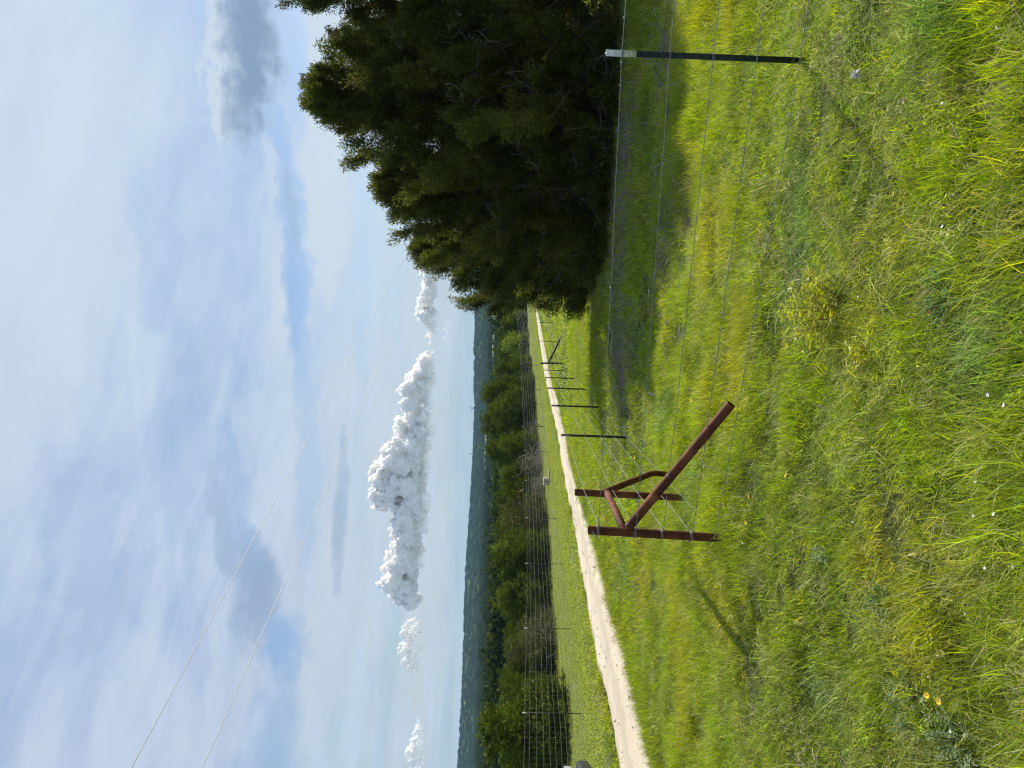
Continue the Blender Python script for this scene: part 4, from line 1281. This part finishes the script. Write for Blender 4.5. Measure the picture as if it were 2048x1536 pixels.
# ------------------------------------------------------------------ parked truck: only its nose reaches the picture
def truck():
    nose = at(1200, 1533.0, 12.6); gz = float(land(nose[0], nose[1])) + .01
    d = np.array([.13, .99, 0]); d /= np.linalg.norm(d)
    # it stands on the track with its side to the camera; the nose corner is the rightmost point
    fwd = np.array([.96, .28, 0.0]); fwd /= np.linalg.norm(fwd); lft = np.array([-fwd[1], fwd[0], 0])
    o0 = np.array([nose[0], nose[1], gz]) - fwd * .40
    T = thing('pickup_truck', 'white pickup truck with dark bumper, only its nose showing at the edge of the track', 'pickup truck', tuple(o0))
    white = simple('white_car_paint', (.75, .75, .74), (.72, .72, .7), 4, .25, spec=.5); black = simple('black_plastic', (.015, .015, .016), (.025, .025, .025), 20, .5)
    glass = simple('dark_car_glass', (.01, .012, .014), (.02, .022, .025), 3, .06, spec=.6); rub = simple('tyre_rubber', (.012, .012, .012), (.022, .022, .02), 20, .9)
    steel = simple('wheel_steel', (.35, .35, .36), (.3, .3, .3), 10, .35, .8); lamp = simple('lamp_glass', (.5, .5, .5), (.4, .4, .42), 30, .1, spec=.6); red = simple('tail_lamp', (.3, .01, .01), (.25, .01, .01), 10, .2)
    Wd = 1.85

    def P(x, y, z): return o0 + fwd * x + lft * y + np.array([0, 0, z])

    def prism(name, prof, w0, w1, yc, m, parent=T, bev=.05):
        b = MB(); n = len(prof)
        A = [P(x, yc - (w0 if i in () else w0) / 2, z) for i, (x, z) in enumerate(prof)]
        Bq = [P(x, yc + w1 / 2, z) for x, z in prof]
        i = np.arange(n); j = (i + 1) % n
        b.add(np.array(A + Bq), np.arange(n)[None], (np.arange(n) + n)[None, ::-1], np.stack([j, i, i + n, j + n], -1))
        ob = b.build(name, m, parent)
        if bev:
            mo = ob.modifiers.new('bevel', 'BEVEL'); mo.width = bev; mo.segments = 3; mo.limit_method = 'ANGLE'
        return ob

    def arch(xc, r=.46, n=9): return [(xc + r * math.cos(a), .38 + r * math.sin(a)) for a in np.linspace(.0, math.pi, n)]
    body = [(-.05, .45), (-.02, .80), (-.15, .88), (-1.35, 1.04), (-3.2, 1.1), (-5.3, 1.08), (-5.35, .5)] + [(x, z) for x, z in reversed(arch(-4.25))][0:0]
    low = [(-5.3, .5)] + sorted(arch(-4.25), key=lambda q: q[0]) + sorted(arch(-.95), key=lambda q: q[0]) + [(-.05, .45)]
    yc = Wd / 2
    prism('body', body[:-1] + [(-5.35, .5)] + low[1:-1], Wd, Wd, yc, white)
    prism('cab', [(-1.35, 1.08), (-2.0, 1.72), (-2.3, 1.78), (-3.0, 1.76), (-3.25, 1.08)], Wd * .86, Wd * .86, yc, white)
    for sgn in (-1, 1):
        y = yc + sgn * (Wd * .43 + .004)
        b = MB(); pts = [(-1.62, 1.14), (-2.08, 1.64), (-2.9, 1.66), (-3.08, 1.14)]
        q = [P(x, y, z) for x, z in pts] + [P(x, y - sgn * .02, z) for x, z in pts]
        b.add(np.array(q), [[0, 1, 2, 3], [7, 6, 5, 4], [0, 4, 5, 1], [1, 5, 6, 2], [2, 6, 7, 3], [3, 7, 4, 0]]).build('side_window', glass, T)
        dr = MB().box(P(-2.3, yc + sgn * (Wd / 2 + .004), .82), (1.4, .012, .5), np.array([fwd, lft, [0, 0, 1]])).build('door', white, T)
        MB().box(P(-2.85, yc + sgn * (Wd / 2 + .022), .98), (.16, .025, .03), np.array([fwd, lft, [0, 0, 1]])).build('handle', black, dr, origin=P(-2.85, yc + sgn * (Wd / 2), .98))
        MB().box(P(-1.55, yc + sgn * (Wd / 2 + .08), 1.2), (.1, .2, .22), np.array([fwd, lft, [0, 0, 1]])).build('mirror', black, T)
        h = MB().box(P(.0, yc + sgn * (Wd / 2 - .22), .69), (.09, .42, .16), np.array([fwd, lft, [0, 0, 1]])).build('headlight', lamp, T)
        MB().box(P(-5.34, yc + sgn * (Wd / 2 - .1), .88), (.05, .16, .34), np.array([fwd, lft, [0, 0, 1]])).build('tail_light', red, T)
    wsx = np.array([P(-1.37, yc - .7, 1.12), P(-1.37, yc + .7, 1.12), P(-1.99, yc + .66, 1.68), P(-1.99, yc - .66, 1.68)]); nrm = (fwd * .7 + np.array([0, 0, .7])) * .012
    MB().add(np.concatenate([wsx + nrm, wsx - nrm]), [[0, 1, 2, 3], [7, 6, 5, 4], [0, 4, 5, 1], [1, 5, 6, 2], [2, 6, 7, 3], [3, 7, 4, 0]]).build('windscreen', glass, T)
    AX = np.array([fwd, lft, [0, 0, 1]])
    for nm, c, sz, mm in (('bumper', P(.05, yc, .42), (.2, Wd * .98, .24), black), ('grille', P(.0, yc, .68), (.08, 1.0, .2), black), ('rear_bumper', P(-5.4, yc, .56), (.16, Wd * .95, .2), black)):
        ob = MB().box(c, sz, AX).build(nm, mm, T); mo = ob.modifiers.new('bevel', 'BEVEL'); mo.width = .04; mo.segments = 3
    for xc in (-.95, -4.25):
        for y in (.12, Wd - .12):
            w = MB(); c = P(xc, y, .38)
            w.tube([c - lft * .13, c - lft * .11, c + lft * .11, c + lft * .13], [.33, .38, .38, .33], 28)
            wo = w.build('wheel', rub, T, smooth=False)
            s = -1 if y < 1 else 1
            MB().tube([c + lft * s * .10, c + lft * s * .14], [.22, .2], 20).build('rim', steel, wo, origin=c)


truck()

# ------------------------------------------------------------------ grass
def tuft(seed, n, h0, h1, rad, w, curl=.5, lean=.3, seg=3):
    r = np.random.default_rng(seed)
    a = r.uniform(0, 2 * np.pi, n); q = rad * np.sqrt(r.random(n))
    base = np.stack([np.cos(a) * q, np.sin(a) * q, np.full(n, -.01)], -1)
    h = r.uniform(h0, h1, n) * (1 - .3 * q / rad)
    ph = r.uniform(0, 2 * np.pi, n); dr = np.stack([np.cos(ph), np.sin(ph), 0 * ph], -1) + np.array([lean * -1.0, lean * .1, 0])
    bend = r.uniform(.15, 1.0, n) * curl
    th = ph + np.pi / 2 + r.normal(0, .6, n)
    side = np.stack([np.cos(th), np.sin(th), 0 * th], -1)
    ww = w * r.uniform(.6, 1.3, n)
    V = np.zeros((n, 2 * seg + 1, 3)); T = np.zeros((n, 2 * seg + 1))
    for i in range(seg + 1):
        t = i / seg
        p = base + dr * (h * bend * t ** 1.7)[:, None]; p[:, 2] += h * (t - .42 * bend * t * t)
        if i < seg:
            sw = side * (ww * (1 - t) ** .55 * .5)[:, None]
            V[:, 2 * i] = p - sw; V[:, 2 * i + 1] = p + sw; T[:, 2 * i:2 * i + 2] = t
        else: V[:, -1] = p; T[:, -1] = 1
    k_ = 2 * seg + 1; o = (np.arange(n) * k_)[:, None]
    Q = np.concatenate([np.array([[2 * i, 2 * i + 1, 2 * i + 3, 2 * i + 2]]) + o for i in range(seg - 1)])
    Tr = np.array([[2 * seg - 2, 2 * seg - 1, 2 * seg]]) + o
    return MB().add(V.reshape(-1, 3), Q, Tr, t=T.ravel(), v=np.repeat(r.random(n) ** 1.2, k_)).mesh('grass_tuft', MT['grass'])


def forb(seed, n_stem, h, leaf_l, leaf_w, rad, n_leaf=12):
    r = np.random.default_rng(seed); b = MB()
    a = r.uniform(0, 2 * np.pi, n_stem); q = rad * np.sqrt(r.random(n_stem))
    c, ax, vv, tt = [], [], [], []
    for i in range(n_stem):
        p0 = np.array([math.cos(a[i]) * q[i] * .5, math.sin(a[i]) * q[i] * .5, 0]); p1 = p0 + np.array([math.cos(a[i]) * q[i], math.sin(a[i]) * q[i], h * r.uniform(.5, 1)])
        for j in range(n_leaf):
            t = r.uniform(.15, 1); c.append(p0 * (1 - t) + p1 * t + r.normal(0, .004, 3)); d = r.normal(size=3) * [1, 1, .5] + [0, 0, .35]; ax.append(d); vv.append(r.random() * .85); tt.append(t)
    n = len(c)
    V, Fc, v = leaf_cards(np.array(c), np.array(ax), leaf_l * r.uniform(.5, 1.2, n), leaf_w * r.uniform(.6, 1.3, n), r, np.array(vv))
    return b.add(V, Fc, v=v, t=np.repeat(np.array(tt) * .5, 4)).mesh('forb', MT['grass'])


def straw(seed, n, h, w, rad):
    r = np.random.default_rng(seed); b = MB()
    for _ in range(n):
        a = r.uniform(0, 6.28); p = np.array([math.cos(a), math.sin(a), 0]) * rad * r.random()
        d = np.array([r.normal(-.5, .7), r.normal(0, .7), r.uniform(.25, 1.0)]); d /= np.linalg.norm(d)
        L = h * r.uniform(.5, 1.2)
        P = limb(r, p, p + d * L, 6, .12); P[:, 2] = np.maximum(P[:, 2], .005)
        b.tube(P, np.linspace(w, w * .4, 6), 3, cap=False)
    return b.mesh('dry_stems', MT['straw'])


def scatter(n, y0, y1, pw, margin):
    """random spots in the wedge the camera looks over"""
    Y = y0 + (y1 - y0) * rng.random(n) ** pw
    X = (rng.random(n) * 2 - 1) * (.60 * Y + margin)
    return X, Y


def tints(X, Y):
    n = len(X)
    a = 1 / (1 + np.exp(-1.6 * (.25 + pat1(X, Y) + .5 * pat2(X, Y)))); b = np.clip(pat2(X + 31, Y) * .5 + pat3(X, Y) * .4, -1, 1); c = rng.random(n)
    bright = np.array([.265, .42, .016]); dull = np.array([.24, .335, .035]); blue = np.array([.14, .25, .085]); yell = np.array([.35, .41, .03]); tan = np.array([.38, .35, .15])
    col = dull * (1 - a)[:, None] + bright * a[:, None]
    wb = np.clip((b - .58) * 3, 0, .75)[:, None]; col = col * (1 - wb) + blue * wb
    wy = np.clip((-b - .5) * 2.5, 0, .8)[:, None]; col = col * (1 - wy) + yell * wy
    wt = (c < .13)[:, None] * .8; col = col * (1 - wt) + tan * wt
    return np.clip(col * np.exp(np.clip(rng.normal(.02, .36, (n, 1)), -.9, .6)), 0, .5)


def field_side(X, Y, pad=0.0): return X > near_x(Y) + pad


def build_grass():
    src = [tuft(501 + i, 66, .06, .24, .12, .0039, .7 + .2 * (i % 3), .35) for i in range(5)] + \
          [tuft(511, 90, .04, .13, .13, .0036, 1.1, .3), tuft(512, 60, .10, .28, .10, .0039, .9, .45)] + \
          [forb(521, 10, .12, .022, .007, .09, 20), forb(522, 9, .15, .018, .005, .1, 30)] + \
          [tuft(531 + i, 80, .08, .27, .23, .0068, .8, .3, 2) for i in range(3)] + \
          [tuft(541 + i, 40, .12, .30, .45, .026, .7, .2, 2) for i in range(3)] + \
          [tuft(551 + i, 46, .03, .085, .35, .02, .8, .1, 2) for i in range(2)]
    Ps, Ss, Is, Ts = [], [], [], []

    def put(X, Y, idx, s, tint, zs=None):
        Ps.append(np.stack([X, Y, land(X, Y) + (.018 * bump2(X, Y) * np.clip(1 - np.abs(Y) / 40, 0, 1))], -1)); zs = s if zs is None else zs
        Ss.append(np.stack([s, s, zs], -1)); Is.append(idx); Ts.append(tint)
    # close up
    X, Y = scatter(19000, .3, 10.5, .62, 1.6)
    sm = soilmask(X, Y)
    kp = field_side(X, Y) & (rng.random(len(X)) > sm * 1.05) & (pat4(X, Y) + .5 * pat2(X + 5, Y) > -2.0)
    X, Y = X[kp], Y[kp]
    hgt = np.clip(.74 + .22 * pat1(X + 9, Y) + .2 * pat4(X, Y), .35, 1.35)
    idx = rng.integers(0, 7, len(X)); idx = np.where(rng.random(len(X)) < .11, rng.integers(7, 9, len(X)), idx)
    put(X, Y, idx, rng.uniform(.8, 1.25, len(X)), tints(X, Y), hgt * rng.uniform(.8, 1.2, len(X)))
    # middle distance
    X, Y = scatter(25000, 9.5, 32, .7, 3)
    sm = soilmask(X, Y)
    kp = field_side(X, Y, .05) & (rng.random(len(X)) > sm * 1.05)
    X, Y = X[kp], Y[kp]
    hgt = np.clip(.8 + .25 * pat1(X + 9, Y), .4, 1.3)
    put(X, Y, rng.integers(9, 12, len(X)), rng.uniform(.8, 1.3, len(X)), tints(X, Y), hgt)
    # far meadow on the near side of the track
    X, Y = scatter(26000, 30, 125, .8, 5)
    kp = field_side(X, Y, .3); X, Y = X[kp], Y[kp]
    put(X, Y, rng.integers(12, 15, len(X)), rng.uniform(.8, 1.4, len(X)), tints(X, Y), rng.uniform(.6, 1.2, len(X)))
    # mown verge on the other side
    X, Y = scatter(80000, 8, 120, .75, 8)
    kp = (X < far_x(Y) - .15) & (X > far_x(Y) - 26); X, Y = X[kp], Y[kp]
    tv = tints(X, Y) * .4 + np.array([.25, .30, .085]) * .6
    put(X, Y, rng.integers(15, 17, len(X)), rng.uniform(.8, 1.4, len(X)), tv, rng.uniform(.6, 1.4, len(X)))
    # rank edge along the track and weeds on its crown
    yy = 6 + 90 * rng.random(2600) ** 1.8; X = near_x(yy) + np.abs(rng.normal(0, .16, len(yy))) - .10
    put(X, yy, rng.integers(9, 12, len(yy)), rng.uniform(.6, 1.0, len(yy)) * (1 + yy / 60), tints(X, yy) * .9, rng.uniform(.6, 1.1, len(yy)))
    yy = 8 + 70 * rng.random(1500) ** 1.8; X = far_x(yy) - np.abs(rng.normal(0, .1, len(yy))) + .06
    put(X, yy, rng.integers(15, 17, len(yy)), rng.uniform(.5, .9, len(yy)), tints(X, yy) * .8, rng.uniform(.8, 1.8, len(yy)))
    yy = 15 + 40 * rng.random(420); vv = rng.normal(.6, .07, 420); X = far_x(yy) * (1 - vv) + near_x(yy) * vv
    put(X, yy, rng.integers(9, 12, len(yy)), rng.uniform(.2, .6, len(yy)), tints(X, yy) * .7, rng.uniform(.15, .4, len(yy)))
    P = np.concatenate(Ps); n = len(P)
    rot = np.stack([rng.normal(0, .27, n), rng.normal(-.08, .27, n), rng.normal(0, .9, n)], -1)
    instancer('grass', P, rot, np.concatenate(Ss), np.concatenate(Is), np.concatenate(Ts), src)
    # dry stems lying in it
    src2 = [straw(561 + i, 5, .13, .0015, .1) for i in range(3)] + [straw(571, 5, .35, .003, .25)]
    X, Y = scatter(2200, .6, 10.5, .6, 1.5); kp = field_side(X, Y); X, Y = X[kp], Y[kp]
    X2, Y2 = scatter(700, 10, 30, .7, 2); kp = field_side(X2, Y2); X2, Y2 = X2[kp], Y2[kp]
    P = np.concatenate([np.stack([X, Y, land(X, Y) + .03], -1), np.stack([X2, Y2, land(X2, Y2) + .03], -1)]); n = len(P)
    idx = np.concatenate([rng.integers(0, 3, len(X)), np.full(len(X2), 3)])
    rot = np.stack([rng.normal(0, .2, n), rng.normal(0, .2, n), rng.uniform(0, 6.28, n)], -1)
    instancer('dry_grass', P, rot, (.5 + rng.random((n, 1)) ** 3 * .7) * np.ones((1, 3)), idx, np.ones((n, 3)), src2)


build_grass()

# grey twig litter under the junipers
def litter():
    b = MB(); r = np.random.default_rng(601)
    for cx, cy, n, sx, sy in ((1255, 660, 380, 1.1, 1.0), (1255, 430, 420, 1.4, 1.1), (1258, 300, 240, 1.1, 1.0), (1250, 760, 120, .7, .8), (1350, 470, 110, .6, .4), (1340, 110, 60, .4, .3), (1205, 300, 300, 2.5, 1.5), (1230, 120, 260, 1.6, 1.2)):
        g = ground_at(cx, cy)
        for _ in range(n):
            x = g[0] + r.normal(0, sx); y = g[1] + r.normal(0, sy); z = float(land(x, y)) + abs(r.normal(0, .05)) + .03
            d = r.normal(size=3) * [1, .7, .35]; d /= np.linalg.norm(d); L = r.uniform(.1, .55)
            P = limb(r, np.array([x, y, z]) - d * L / 2, np.array([x, y, z]) + d * L / 2, 5, .3); P[:, 2] = np.maximum(P[:, 2], z - .03)
            b.tube(P, np.linspace(.006, .0025, 5) * r.uniform(.7, 1.5), 3, cap=False)
    tag(b.build('twig_litter', MT['twig']), kind='stuff')


litter()


def dead_branch(x, y, pts, rad, label):
    g = ground_at(x, y); r = np.random.default_rng(int(x * 7 + y))
    P = np.array([at(px, py, g[1] + dy) for px, py, dy in pts])
    b = MB().tube(P, np.linspace(rad, rad * .5, len(P)), 7)
    tag(b.build('dead_branch', MT['driftwood'], origin=P[0], smooth=True), label, 'branch')


MT['driftwood'] = simple('bleached_wood', (.42, .39, .34), (.28, .25, .21), 14, .85, 0, .4)
dead_branch(1318, 790, [(1322, 795, 0), (1314, 790, .02), (1306, 789, .04), (1298, 785, .05)], .018, 'short bleached stick standing in the grass shade beyond the rusty strut')
dead_branch(1360, 405, [(1358, 408, 0), (1354, 403, .04), (1350, 402, .1)], .03, 'stub of bleached wood lying by the bare soil patch')
dead_branch(1250, 690, [(1224, 715, .0), (1222, 690, .05), (1226, 670, .1), (1218, 650, .2)], .014, 'long grey fallen bough lying under the top wire')

# ------------------------------------------------------------------ flowers and single plants
yel = simple('yellow_petal', (.75, .45, .01), (.8, .55, .02), 30, .6); orange = simple('flower_eye', (.35, .12, .01), (.3, .1, .01), 30, .7); stemm = simple('flower_stem', (.09, .14, .03), (.07, .11, .03), 20, .7)
wht = simple('white_petal', (.75, .74, .7), (.65, .62, .6), 30, .6)


def flower_mesh(name, seed, np_, pr, mp, mc, h=.3):
    """one flower head on a stalk, base at the origin"""
    r = np.random.default_rng(seed)
    b = MB(); b.tube([[0, 0, 0], [.006, 0, h * .5], [0, 0, h]], [.0022, .0018, .0014], 4)
    nf_stem = sum(len(f) for f in b.F)
    for i in range(np_):
        a = i * 2 * np.pi / np_ + r.uniform(-.1, .1); d = np.array([math.cos(a), math.sin(a), .35]); s = np.array([-math.sin(a), math.cos(a), 0])
        c = np.array([0, 0, h])
        b.add([c + d * pr * .15, c + d * pr * .6 + s * pr * .38, c + d * pr * 1.02 + s * pr * .2, c + d * pr - s * pr * .2, c + d * pr * .6 - s * pr * .38], [[0, 1, 2, 3, 4]])
    nf_pet = sum(len(f) for f in b.F)
    b.tube([[0, 0, h - .003], [0, 0, h + pr * .22]], [pr * .3, pr * .2], 6)
    me = b.mesh(name, [stemm, mp, mc])
    n = len(me.polygons); mi = np.full(n, 2, np.int32); mi[:nf_pet] = 1; mi[:nf_stem] = 0
    me.polygons.foreach_set('material_index', mi)
    return me


ym = [flower_mesh('yellow_flower', 700 + i, 7, .019, yel, orange) for i in range(3)]
wm_ = [flower_mesh('white_flower', 710 + i, 5, .011, wht, wht) for i in range(3)]
YF_ = [(1380, 798), (1255, 560), (1262, 940), (1268, 928), (1505, 952), (1570, 975), (1500, 985), (1485, 1030), (1398, 1092), (1412, 1120), (1333, 1167), (1428, 1213), (1435, 1287), (1448, 1320), (1400, 1404),
       (1832, 1383), (1860, 1382), (1242, 828), (1452, 1010)]
WF_ = [(1583, 1040), (1565, 302), (1608, 1283), (1622, 1291), (1640, 1282), (1663, 1278), (1542, 498), (1714, 622), (1884, 478), (1928, 978), (1932, 1018), (1996, 1062), (2040, 1115), (2022, 830), (1996, 22), (2004, 38),
       (1590, 1160), (1696, 1018), (1815, 205), (1868, 230), (1570, 1300), (1730, 508), (1955, 1150), (1610, 720), (1480, 1110), (1890, 1450), (1940, 1210), (1970, 760)]


def plant_flower(name, me, x, y, s, label, cat, group):
    g0 = ground_at(x, y); Y = g0[1]
    h = .3 * s
    # the head is what the photo point shows: step forward until the head is on the sight line
    for _ in range(30):
        p = at(x, y, Y); z = float(land(p[0], p[1]))
        Y -= (h - (p[2] - z)) * .5 * (Y / 2.2) ** .5
    p = at(x, y, Y); z = float(land(p[0], p[1]))
    o = bpy.data.objects.new(name, me); COL.objects.link(o); o.location = (p[0], p[1], p[2] - h); o.scale = (s, s, s)
    o.rotation_euler = (rng.uniform(.1, .5), rng.uniform(-.3, .2), rng.uniform(0, 6.28))
    return tag(o, label, cat, group)


for i, (x, y) in enumerate(YF_):
    d = ground_at(x, y)[1]
    plant_flower('yellow_flower', ym[i % 3], x, y, np.clip(.5 + d * .05, .6, 1.1), 'small yellow wildflower standing in the green grass', 'flower', 'yellow wildflowers')
for i, (x, y) in enumerate(WF_):
    plant_flower('white_flower', wm_[i % 3], x, y, rng.uniform(.4, .7), 'tiny white wildflower among the grass blades', 'flower', 'white wildflowers')


def leafy_plant(name, x, y, h, rad, n_stem, n_leaf, ll, lw, m, label, cat, seed, stem_m=None, droop=.2):
    g = ground_at(x, y); r = np.random.default_rng(seed)
    t = thing(name, label, cat, tuple(g))
    sb_ = MB(); c, ax, vv = [], [], []
    for i in range(n_stem):
        a = r.uniform(0, 6.28); q = rad * math.sqrt(r.random())
        p1 = g + np.array([math.cos(a) * q, math.sin(a) * q, h * r.uniform(.6, 1.05) * (1 - .35 * q / rad)])
        P = limb(r, g + np.array([math.cos(a) * q * .35, math.sin(a) * q * .35, 0]), p1, 7, .1)
        sb_.tube(P, np.linspace(.003, .0012, 7), 4)
        for j in range(n_leaf):
            s = r.uniform(.2, 1); k_ = s * 6; i0 = min(int(k_), 5); f = k_ - i0
            p = P[i0] * (1 - f) + P[i0 + 1] * f; b = r.uniform(0, 6.28)
            d = np.array([math.cos(b), math.sin(b), r.uniform(-droop, .7)]); c.append(p); ax.append(d); vv.append(np.clip(s * .6 + r.random() * .4, 0, .92) if r.random() > .08 else 1.0)
    n = len(c)
    V, Fc, v = leaf_cards(np.array(c), np.array(ax), ll * r.uniform(.6, 1.25, n), lw * r.uniform(.7, 1.25, n), r, np.array(vv))
    MB().add(V, Fc, v=v).build('leaves', m, t)
    sb_.build('stems', stem_m or stemm, t)


redstem = simple('reddish_stem', (.24, .16, .04), (.3, .22, .05), 20, .7)
leafy_plant('leafy_weed', 1680, 625, .34, .27, 46, 22, .05, .008, MT['shrub'], 'yellow green willow-leaved weed, the larger of two in the near grass', 'plant', 801, redstem)
leafy_plant('leafy_weed', 1770, 705, .20, .13, 15, 16, .042, .008, MT['shrub'], 'smaller yellow green willow-leaved weed beside the larger one', 'plant', 802, redstem)
leafy_plant('silver_weed', 1845, 1430, .12, .20, 60, 34, .011, .003, MT['silver'], 'silvery feathery weed spreading low near the yellow flower pair', 'plant', 803)
leafy_plant('silver_weed', 1930, 1485, .11, .19, 54, 34, .011, .003, MT['silver'], 'silvery feathery weed at the outer edge, below the first silver one', 'plant', 804)
leafy_plant('blue_green_weed', 1780, 1210, .13, .14, 44, 34, .014, .003, MT['bluegreen'], 'blue green feathery weed in the near grass between white flowers', 'plant', 805)
leafy_plant('blue_green_weed', 1900, 590, .12, .13, 40, 34, .014, .003, MT['bluegreen'], 'blue green feathery weed nearer the camera than the willow-leaved pair', 'plant', 806)
leafy_plant('grey_weed', 1665, 1112, .13, .08, 16, 14, .018, .005, MT['silver'], 'small pale grey tufted weed with white specks in the mid grass', 'plant', 807)


def seed_head(x, y, label):
    g = ground_at(x + 30, y); r = np.random.default_rng(int(x))
    h = .16; t = thing('seed_head', label, 'seed head', tuple(g))
    MB().tube([g, g + [0, .0, h]], .0015, 4).build('stem', stemm, t)
    b = MB(); c = g + [0, 0, h]
    for _ in range(110):
        d = r.normal(size=3); d /= np.linalg.norm(d); b.tube([c, c + d * r.uniform(.015, .032)], .0008, 3, cap=False)
    b.build('fluff', wht, t)


seed_head(1748, 152, 'white fluffy seed head in the grass nearest the green steel post')

# ------------------------------------------------------------------ air
hz, k, out = mat('haze_air')
pv = k.new('ShaderNodeVolumePrincipled'); pv.inputs['Density'].default_value = 0.000065; pv.inputs['Color'].default_value = (.40, .70, .95, 1); pv.inputs['Anisotropy'].default_value = .1
k.l.new(pv.outputs[0], out.inputs['Volume'])
zb = -11.5 - 4.0
tag(MB().box((0, 1620, (zb + 78) / 2), (5400, 3440, 78 - zb)).build('haze', hz, origin=(0, 1620, 0)), kind='stuff')
